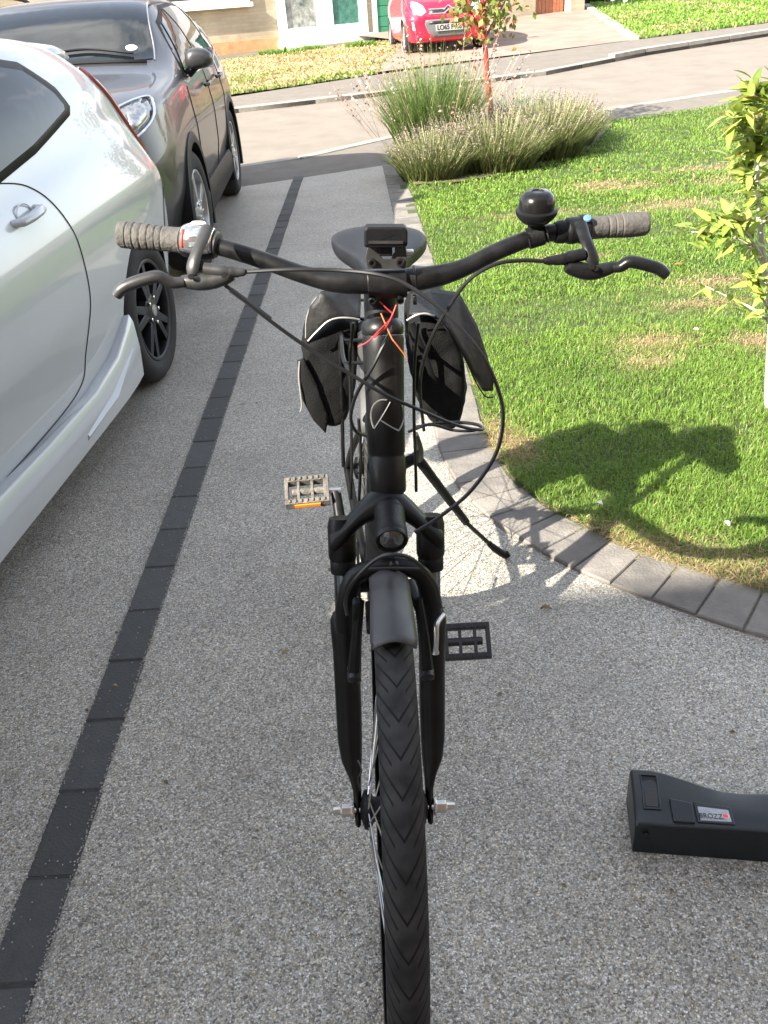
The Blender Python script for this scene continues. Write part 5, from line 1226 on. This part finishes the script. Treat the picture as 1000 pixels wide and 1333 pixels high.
for (px, py, dy) in ((687, 312, .028), (711, 304, .032)):
    q = H_(px, py, dy); t_ = (H_(px + 8, py - 3, dy) - q).normalized(); a_ = t_.orthogonal().normalized(); b_ = t_.cross(a_)
    MB().tube([q + (a_ * math.cos(t) + b_ * math.sin(t)) * .0118 for t in [2 * math.pi * k / 24 for k in range(24)]], .0011, 6, loop=True).build('cable_tie', M_brkt, bike)
# grips
def grip(p0, p1, m, ribs, r0=.0155):
    ax = (p1 - p0); L = ax.length; ax.normalize(); pr = [(.004, 0), (r0 * .9, .001), (r0, .004)]; N = 60
    for i in range(1, N):
        t = i / N; z = .004 + (L - .006) * t; r = r0 + .0008 * math.sin(t * 6)
        for rb in ribs:
            if abs(t - rb) < .011: r -= .0011
        pr.append((r, z))
    pr += [(r0 * 1.08, L - .001), (r0 * .8, L)]
    return MB().lathe(pr, p0, ax, 28).build('grip', m, bike)
grip(H_(154, 305, .05), H_(238, 313, .04), M_gripdust, (.12, .24, .36, .48, .60, .70), .0165)
grip(H_(843, 291, .05), H_(765, 297, .042), M_grip, (.45, .57, .69), .0152)
# twist shifter on the left: chromed drum with a red indicator
s0, s1 = H_(236, 313, .04), H_(287, 318, .03); sax = (s1 - s0).normalized()
sh = MB(); sh.lathe([(.016, 0), (.019, .003), (.0215, .012), (.0225, .022), (.0215, .036), (.019, .044), (.014, .050)], s0, sax, 30); sho = sh.build('twist_shifter', M_black, bike)
cap_ = MB(); rg = []
for i in range(9):
    t = i / 8; z = .004 + .042 * t; rr_ = [.0198, .0222, .0236, .0242, .0240, .0234, .0225, .0210, .0180][i]; u_ = sax.cross(Vector((0, 1, 0))).normalized(); 
    if u_.z < 0: u_ = -u_
    v_ = sax.cross(u_); 
    if v_.y > 0: v_ = -v_
    rg.append([s0 + sax * z + (u_ * math.cos(R(a)) + v_ * math.sin(R(a))) * rr_ for a in range(-30, 115, 12)])
cap_.loft(rg, closed=False); cap_.build('shifter_cover', mat('chrome_plastic', (.5, .5, .5), .1, metal=.9), sho, solid=.0012)
rg = []
for a in range(38, 100, 6): rg.append([s0 + sax * z + (u_ * math.cos(R(a)) + v_ * math.sin(R(a))) * .0232 for z in (.007, .0105)])
MB().loft(rg, closed=False).build('gear_indicator', mat('red_print', (.65, .04, .02), .5), sho, solid=.0006)
wd = MB(); c_ = s0 + sax * .024 + u_ * .0235 - v_ * .002; wd.lathe([(.010, 0), (.009, .0012), (.001, .002)], c_, u_, 20); wd.build('indicator_window', mat('pale_window', (.75, .75, .73), .15, coat=1), sho)
# right hand: rubber collar, clamp
r0_, r1_ = H_(722, 303, .035), H_(768, 297, .042); rax = (r1_ - r0_).normalized()
MB().lathe([(.0128, 0), (.0142, .004), (.0150, .010), (.0142, .014), (.0165, .018), (.0175, .024), (.0165, .030), (.0185, .036), (.0180, .044), (.014, .047)], r0_, rax, 28).build('bar_collar', M_black, bike)
MB().lathe([(.0055, 0), (.0045, .0015), (.001, .002)], H_(765, 284, .026), Vector((0, -.6, .7)), 14).build('collar_button', mat('blue_print', (.08, .16, .30), .5), bike)
# --- bell
bc = H_(697, 296, .03); bax = Vector((.02, -.12, 1)).normalized()
be = MB(); be.lathe([(.010, .004), (.018, .008), (.0245, .015), (.0258, .019), (.0258, .0225), (.0232, .0245), (.0228, .034), (.0205, .041), (.0150, .0455), (.0085, .0465), (.0075, .0452), (.001, .0452)], bc, bax, 36); bell = be.build('bell', mat('gloss_black', (.006, .006, .006), .24, spec=.3), bike)
MB().lathe([(.0245, .0150), (.0266, .0185), (.0266, .0228), (.0236, .0242)], bc, bax, 36, cap=False).build('bell_rim', M_black, bell)
MB().lathe([(.0138, -.010), (.0138, .010)], H_(697, 308, .03), (H_(710, 304, .03) - H_(684, 312, .03)), 20).build('bell_clamp', M_black, bell); MB().box(bc + Vector((0, 0, .001)), (.018, .016, .016)).build('bell_stem', M_black, bell, bevel=.002)
# --- brake levers
YL = YB - .045
def L_(px, py, dy=0.0): return aY(px, py, YL + dy)
def lever(side):
    if side < 0:
        arm = [(270, 296, .040), (262, 315, .020), (253, 338, .004), (249, 362, -.004)]; body = [(236, 366, 0), (255, 367, 0), (275, 366, 0), (292, 362, 0), (303, 358, 0)]
        blade = [(240, 367, -.002), (226, 368, -.004), (214, 363, -.006), (205, 360, -.008), (190, 363, -.010), (172, 369, -.012), (160, 375, -.013), (152, 384, -.013)]; adj = [(266, 350, .003), (292, 353, 0), (306, 354, 0), (320, 354, -.002)]; cl = H_(276, 317, .032); mlev = M_brkt
    else:
        arm = [(755, 290, .044), (760, 305, .028), (767, 324, .008), (775, 351, -.004)]; body = [(737, 347, 0), (752, 351, 0), (770, 354, 0), (788, 351, 0), (802, 346, 0)]
        blade = [(798, 348, -.002), (808, 347, -.004), (818, 341, -.006), (830, 342, -.008), (846, 346, -.010), (858, 350, -.011), (868, 358, -.012)]; adj = [(760, 331, .004), (742, 335, .001), (730, 338, 0), (708, 340, -.002)]; cl = H_(747, 299, .038); mlev = M_alu
    A_ = [L_(*q) for q in arm]; lo = MB(); lo.tube(smooth_path(A_, 4), [.0085, .0085, .0085, .0085, .008, .008, .008, .008, .0085, .009, .009, .007, .003], 10, flat=.55); lv = lo.build('lever_bracket', mlev, bike)
    bo_ = MB(); bo_.tube(smooth_path([L_(*q) for q in body], 4), [.0068, .008, .009, .0095, .010, .0105, .0105, .0105, .010, .010, .0095, .009, .0085, .008, .0075, .007, .0065][:17], 10, flat=1.0); bo_.build('lever_body', mlev, lv)
    bl = MB(); Pb = smooth_path([L_(*q) for q in blade], 4); nb2 = len(Pb); bl.tube(Pb, [.0078 + .0014 * math.sin(i / (nb2 - 1) * 2.6) - (.0005 if i > nb2 - 3 else 0) for i in range(nb2)], 12, flat=.85); bl.build('brake_lever', mlev, bike)
    Pa = [L_(*q) for q in adj]; MB().tube(smooth_path(Pa, 4), [.0078, .0078, .0078, .008, .008, .0072, .0072, .0078, .0068, .0068, .0055, .0055, .0035], 12).build('barrel_adjuster', mlev, lv)
    ax_ = bars_dir(cl); MB().lathe([(.0135, -.010), (.0165, -.008), (.0165, .008), (.0135, .010)], cl, ax_, 20).build('lever_clamp', mlev, lv)
    for q in ((arm[-1][0], arm[-1][1] - 2, -.011), (body[2 if side > 0 else 3][0], body[3][1] - 4, -.012)): MB().lathe([(.004, 0), (.0036, .0025), (.002, .0025)], L_(*q), Vector((0, -1, .2)), 10).build('pivot_screw', M_bolt, lv)
def bars_dir(p):
    i = min(range(1, len(P) - 1), key=lambda k: (P[k] - p).length); return (P[i + 1] - P[i - 1]).normalized()
lever(-1); lever(1)
# --- cables
def cable(pts, r=.0026, m=M_cable, name='cable', k=8): return MB().tube(smooth_path([aY(a, b, c) for a, b, c in pts], k), r, 8).build(name, m, bike)
cable([(318, 354, YL), (380, 351, YL - .01), (440, 352, YB - .06), (495, 358, YB - .075), (535, 374, YB - .085), (585, 412, YB - .10), (625, 458, YB - .115), (648, 505, YB - .13), (655, 545, YB - .145), (645, 592, YB - .16), (612, 640, YB - .175), (572, 673, YB - .18), (540, 693, YB - .185)])
cable([(709, 340, YL), (680, 339, YL - .005), (645, 344, YL - .01), (610, 365, YL - .01), (583, 402, YL), (562, 440, YB - .03), (549, 480, YB), (547, 510, YB + .02), (549, 533, YB + .05), (552, 560, YB + .10)])
cable([(293, 371, YL), (315, 388, YL), (355, 420, YL), (400, 452, YL), (450, 483, YB - .05), (500, 513, YB - .058), (545, 533, YB - .05), (585, 550, YB - .035), (612, 558, YB - .02), (628, 559, YB - .005), (622, 553, YB + .02), (600, 550, YB + .04), (570, 551, YB + .06), (540, 556, YB + .08)])
cable([(628, 558, YB + .0), (612, 561, YB + .01), (590, 560, YB + .03), (560, 553, YB + .05), (532, 562, YB + .07)], .0022)
cable([(300, 377, YL + .002), (330, 399, YL + .002), (352, 416, YL + .004)], .0036, M_brkt, 'cable_sleeve')
cable([(512, 425, YB - .01), (500, 448, YB - .025), (485, 478, YB - .03), (470, 502, YB - .02), (461, 522, YB), (457, 545, YB + .02), (464, 562, YB + .03), (480, 568, YB + .06)])
cable([(545, 420, YB + .05), (540, 470, YB + .06), (539, 540, YB + .05), (541, 600, YB + .04), (542, 640, YB + .03)], .0024)
cable([(460, 420, YB + .08), (456, 470, YB + .09), (457, 540, YB + .09), (458, 600, YB + .08), (457, 650, YB + .06)], .0024)
cable([(467, 545, YB + .05), (470, 590, YB + .05), (468, 640, YB + .03), (467, 660, YB + .02)], .0024)
# hose looping round the fork crown in front of the brace
cable([(452, 800, YA + .05), (450, 780, YA + .03), (462, 755, YA + .02), (490, 728, YA + .015), (515, 722, YA + .01), (540, 730, YA + .015), (566, 760, YA + .03), (574, 790, YA + .05)], .0025)
cable([(478, 741, YA + .03), (512, 740, YA + .03), (548, 741, YA + .03)], .0022)
M_rw = mat('red_wire', (.42, .02, .02), .5); M_ow = mat('orange_wire', (.50, .11, .03), .5)
cable([(494, 392, YB - .01), (504, 402, YB - .012), (512, 410, YB - .014), (506, 418, YB - .02), (494, 430, YB - .03), (480, 444, YB - .038), (466, 452, YB - .04)], .0009, M_rw, 'red_wire')
cable([(517, 394, YB - .01), (513, 405, YB - .013), (507, 418, YB - .02), (500, 428, YB - .026), (487, 440, YB - .032)], .0010, M_rw, 'red_wire')
cable([(496, 408, YB - .01), (502, 422, YB - .02), (510, 440, YB - .03), (516, 448, YB - .032), (530, 466, YB - .03)], .0009, M_ow, 'orange_wire')
# front hub wire
cable([(466, 990, YA + .02), (471, 1003, YA + .0), (466, 1015, YA - .005), (470, 1030, YA)], .0012, name='hub_wire')
# --- saddle
sc_ = aY(496, 335, YA + .90)
sm_ = MB(); rg = []
for y, w, zt, zb_ in [(-.155, .018, -.006, -.03), (-.145, .030, .0, -.036), (-.08, .040, .004, -.042), (-.01, .058, .004, -.044), (.05, .092, .008, -.046), (.10, .108, .014, -.048), (.135, .098, .016, -.045), (.15, .06, .010, -.035)]:
    ring = []
    for k in range(20):
        a = 2 * math.pi * k / 20; cx2 = math.cos(a) * w; cz = math.sin(a); z = (zt * (1 if cz > 0 else 0) + (cz * .020 if cz > 0 else cz * (-zb_))); z += -.0 if abs(math.cos(a)) > .3 else -.005 * (cz > 0) * (y > 0)
        ring.append(sc_ + Vector((0, y, 0)) + bR * cx2 + bU * z)
    rg.append(ring)
sm_.loft(rg); sad = sm_.build('saddle', M_saddle, bike, sub=2)
for s in (-1, 1): tubeB('saddle_rail', [sc_ + Vector((s * .012, -.12, -.03)), sc_ + Vector((s * .022, 0, -.055)), sc_ + Vector((s * .03, .10, -.035))], .0035, M_silver)
# --- side stand
k0_, k1_, k2_, k3_ = aY(545, 598, 1.86), aY(607, 680, 1.935), aY(643, 713, 1.965), aZ(657, 722, .012)
tubeB('stand_leg', [k0_, k0_.lerp(k1_, .5), k1_], [.013, .0115, .0105], M_black, 10); tubeB('stand_rod', [k0_.lerp(k1_, .8), k1_, k2_], .006, M_alu, 8)
tubeB('stand_foot', [k2_ + (k1_ - k2_) * .18, k2_, k3_, k3_ + Vector((.012, .0, .004))], [.008, .0105, .011, .009], M_black, 10)
tubeB('stand_mount', [k0_ + Vector((0, 0, .01)), B(.05, 1.0, .38), B(.055, .98, .36)], .014, M_black)
tubeB('stand_bracket', [aY(541, 565, 1.80), aY(546, 585, 1.83), k0_], [.007, .010, .012], M_brkt)

# ------------------------------------------------------------------ panniers hung each side of the carrier
M_cord = bpy.data.materials.new('black_nylon'); M_cord.use_nodes = True
M_cord = mat('pannier_nylon', (.0048, .0048, .0048), .8, spec=.18, var=.35, vscale=9, bump=.45, bscale=420)
M_vinyl = mat('pannier_vinyl', (.0125, .0125, .0125), .55, spec=.3, var=.3, vscale=14, bump=.2, bscale=60)
M_pipe = mat('reflective_piping', (.32, .31, .30), .4, metal=.4)
def ring_at(pts, Y, s=1.0, off=(0, 0, 0)):
    P_ = [aY(a, b, Y) for a, b in pts]; c = sum(P_, Vector()) / len(P_); return [c + (p - c) * s + Vector(off) for p in P_]
def bag(name, label, front, Yf, depth, loc_px, lid, lidm, pipe, slant=(.0, .0)):
    t = thing('pannier_bag', aY(*loc_px, Yf), label, 'bag', 'panniers on the bicycle carrier')
    d = MB(); rg = [ring_at(front, Yf, .55, (0, -.004, 0)), ring_at(front, Yf, .90), ring_at(front, Yf, 1.0, (0, .025, 0))]
    rg += [[p + Vector((0, depth * .6, 0)) for p in ring_at(front, Yf, 1.03)], [p + Vector((0, depth * .95, 0)) for p in ring_at(front, Yf, .97)], [p + Vector((0, depth, 0)) for p in ring_at(front, Yf, .6)]]
    d.loft(rg); body = d.build('bag_body', M_cord, t, sub=4)
    tx = bpy.data.textures.new('folds', 'CLOUDS'); tx.noise_scale = .085
    dm = body.modifiers.new('folds', 'DISPLACE'); dm.texture = tx; dm.strength = .022; dm.texture_coords = 'GLOBAL'
    return t, body
lf = [(391, 448), (404, 443), (433, 416), (452, 416), (467, 424), (468, 470), (464, 520), (452, 557), (425, 566), (406, 540), (392, 500)]
lt_, lbody = bag('l', 'black left pannier with pale piping, hanging over the charcoal band side', lf, 1.90, .27, (430, 500), None, None, None)
rf2 = [(534, 424), (548, 412), (568, 411), (588, 424), (602, 452), (609, 490), (610, 530), (603, 558), (585, 569), (556, 556), (540, 520), (535, 470)]
rt_, rbody = bag('r', 'black right pannier with its flap hanging loose on the lawn side', rf2, 1.90, .27, (570, 500), None, None, None)
def skin(name, pts, Y, m, parent, thick=.004, bulge=.0, vec=(0, 0, 0)):
    """a flap of stiff cloth: outline at depth Y, filled, bowed and given thickness"""
    P_ = [aY(*(q if len(q) == 2 else q[:2]), Y + (q[2] if len(q) > 2 else 0)) for q in pts]; bm = bmesh.new(); vs = [bm.verts.new(p - origin(parent)) for p in P_]; bm.faces.new(vs); bmesh.ops.triangulate(bm, faces=bm.faces)
    for _ in range(3): bmesh.ops.subdivide_edges(bm, edges=[e for e in bm.edges if e.calc_length() > .02], cuts=1); bmesh.ops.triangulate(bm, faces=bm.faces)
    c = sum((v.co for v in bm.verts), Vector()) / len(bm.verts)
    for v in bm.verts:
        r = (v.co - c).length; v.co.y += bulge * (r / .12) ** 2 + .004 * noise.noise(v.co * 14)
    bmesh.ops.recalc_face_normals(bm, faces=bm.faces); me = bpy.data.meshes.new(name); bm.to_mesh(me); bm.free(); return link(name, me, m, parent, True, solid=thick, angle=60)
# lids
skin('bag_lid', [(399, 452), (398, 425), (403, 400), (418, 380), (440, 376, .05), (470, 376, .08), (470, 398, .05), (469, 416), (448, 415, -.01), (430, 418, -.014), (412, 436, -.01)], 1.885, M_vinyl, lt_, .004, .03)
MB().tube(smooth_path([aY(*q) for q in [(401, 444, 1.868), (412, 432, 1.868), (426, 419, 1.868), (440, 414, 1.87), (456, 414, 1.872), (468, 416, 1.88)]], 5), .0022, 6).build('piping', M_pipe, lt_)
MB().tube(smooth_path([aY(*q) for q in [(390, 470, 1.90), (389, 490, 1.893), (391, 510, 1.888), (393, 528, 1.885), (391, 536, 1.887)]], 5), .002, 6).build('piping', M_pipe, lt_)
MB().tube(smooth_path([aY(*q) for q in [(398, 440, 1.90), (399, 415, 1.91), (407, 394, 1.925), (416, 384, 1.93)]], 5), .0014, 6).build('piping', M_pipe, lt_)
skin('bag_pocket', [(387, 470, .02), (394, 468), (412, 500), (428, 545), (424, 566), (408, 548), (391, 515, .01)], 1.885, M_cord, lt_, .006, .01)
MB().tube([aY(458, 420, 1.88), aY(461, 470, 1.885), aY(458, 520, 1.89)], .004, 6, flat=.4).build('strap', M_black, lt_)
skin('bag_lid', [(533, 412), (536, 385, .09), (560, 378, .11), (598, 381, .09), (622, 425, .06), (637, 470, .04), (645, 500, .02), (644, 515, .01), (632, 514), (620, 494), (607, 466, -.006), (590, 438, -.012), (576, 420, -.014), (562, 410, -.012), (546, 410, -.01)], 1.875, M_vinyl, rt_, .005, .012)
MB().tube(smooth_path([aY(*q) for q in [(530, 417, 1.865), (540, 411, 1.858), (553, 408, 1.857), (566, 411, 1.857)]], 5), .0022, 6).build('piping', M_pipe, rt_)
MB().tube(smooth_path([aY(*q) for q in [(566, 411, 1.857), (580, 424, 1.858), (594, 445, 1.862), (608, 472, 1.868), (620, 498, 1.872), (632, 516, 1.874), (642, 517, 1.88)]], 5), .0018, 6).build('edge_binding', M_black, rt_)
MB().tube([aY(536, 420, 1.88), aY(556, 470, 1.875), aY(566, 500, 1.88)], .007, 6, flat=.35).build('strap', M_black, rt_)

# ------------------------------------------------------------------ the battery case lying on the drive at the right
bA, bBq = aZ(823, 1109, 0.0), aZ(1000, 1123, 0.0)
bx_ = (bBq - bA); bx_.z = 0; bx_.normalize(); by_ = Vector((-bx_.y, bx_.x, 0)); bz_ = Vector((0, 0, 1))
bat = thing('battery_case', bA, 'black moulded bicycle battery case lying on the drive at the right edge', 'battery')
def K(u, v, w): return bA + bx_ * u + by_ * v + bz_ * w
M_bat = mat('battery_shell', (.004, .0075, .0105), .34, var=.2, vscale=20, bump=.06, bscale=300)
# side outline swept along the length: flat foot, upright front, sloping top; waisted in the middle
bt = MB(); rg = []
for u, d, hf, hb_2 in [(0, .118, .072, .088), (.004, .122, .076, .092), (.035, .122, .077, .093), (.06, .118, .077, .092), (.10, .108, .078, .088), (.135, .098, .079, .084), (.165, .092, .080, .081), (.20, .091, .080, .080), (.28, .096, .079, .082), (.34, .11, .078, .088), (.40, .118, .076, .09), (.405, .114, .07, .086)]:
    rg.append([K(u, .0, .0), K(u, .0, hf * .5), K(u, .003, hf - .006), K(u, .010, hf), K(u, d * .5, (hf + hb_2) / 2 + .004), K(u, d - .008, hb_2), K(u, d, hb_2 - .008), K(u, d, 0)])
bt.loft(rg); shell = bt.build('shell', M_bat, bat, bevel=.002)
bm = bmesh.new(); bm.from_mesh(shell.data); bvs = BVHTree.FromBMesh(bm); bm.free()
def top(u, v, off=.0):
    h = bvs.ray_cast(K(u, v, .3) - bA, Vector((0, 0, -1))); return (h[0] + bA + h[1] * off) if h[0] else K(u, v, .08)
def cap_(name, pts, m, h, parent=shell, dip=-.002):
    P_ = [top(u, v, dip) for u, v in pts]; return MB().prism(P_, Vector((0, 0, h - dip))).build(name, m, parent, smooth=False, bevel=min(.002, h * .4))
M_pit = mat('socket_black', (.003, .003, .003), .7)
# handle slot: a raised collar with a dark well
for (u0, u1, v0, v1) in [(.018, .046, .030, .034), (.018, .046, .100, .104), (.016, .019, .030, .104), (.045, .048, .030, .104)]: cap_('slot_rim', [(u0, v0), (u1, v0), (u1, v1), (u0, v1)], M_bat, .0035)
cap_('handle_slot', [(.019, .034), (.045, .034), (.045, .100), (.019, .100)], M_pit, .0008)
cap_('slot_floor', [(.021, .036), (.043, .036), (.043, .072), (.021, .072)], mat('slot_floor_grey', (.02, .02, .02), .6), .0016)
cap_('latch_cover', [(.066, .008), (.104, .008), (.103, .046), (.064, .052)], M_bat, .006)
cap_('charge_port', [(.068, .0005), (.104, .0005), (.104, .007), (.068, .007)], M_pit, .002)
cap_('label_frame', [(.108, .010), (.172, .010), (.170, .044), (.106, .050)], M_bat, .0035)
lbp = [(.113, .014), (.167, .014), (.165, .038), (.111, .041)]
lab = cap_('label', lbp, mat('silver_label', (.30, .31, .33), .4, metal=.2, var=.15, vscale=80), .0045)
rm = bx_; tmb = text_mesh('BROZZI', .0145, .0002); tmb.materials.append(M_ink)
pc = top(.1335, .0235, .0056); tb_ = bpy.data.objects.new('lettering', tmb); COL.objects.link(tb_); tb_.parent = shell; tb_.location = pc - bA; tb_.rotation_euler = (R(3), 0, math.atan2(bx_.y, bx_.x)); tb_.scale = (.86, 1, 1)
MB().lathe([(.0042, 0), (.0042, .0008), (.001, .001)], top(.158, .0255, .005), bz_, 16).build('red_dot', mat('red_dot_print', (.7, .03, .06), .4), shell)
MB().lathe([(.0058, 0), (.0058, .0004)], top(.158, .0255, .0049), bz_, 16).build('dot_ring', mat('pink_print', (.7, .45, .47), .4), shell)
MB().lathe([(.006, 0), (.006, .004), (.001, .004)], K(.020, -.001, .052), -by_, 12).build('key_lock', M_pit, shell)
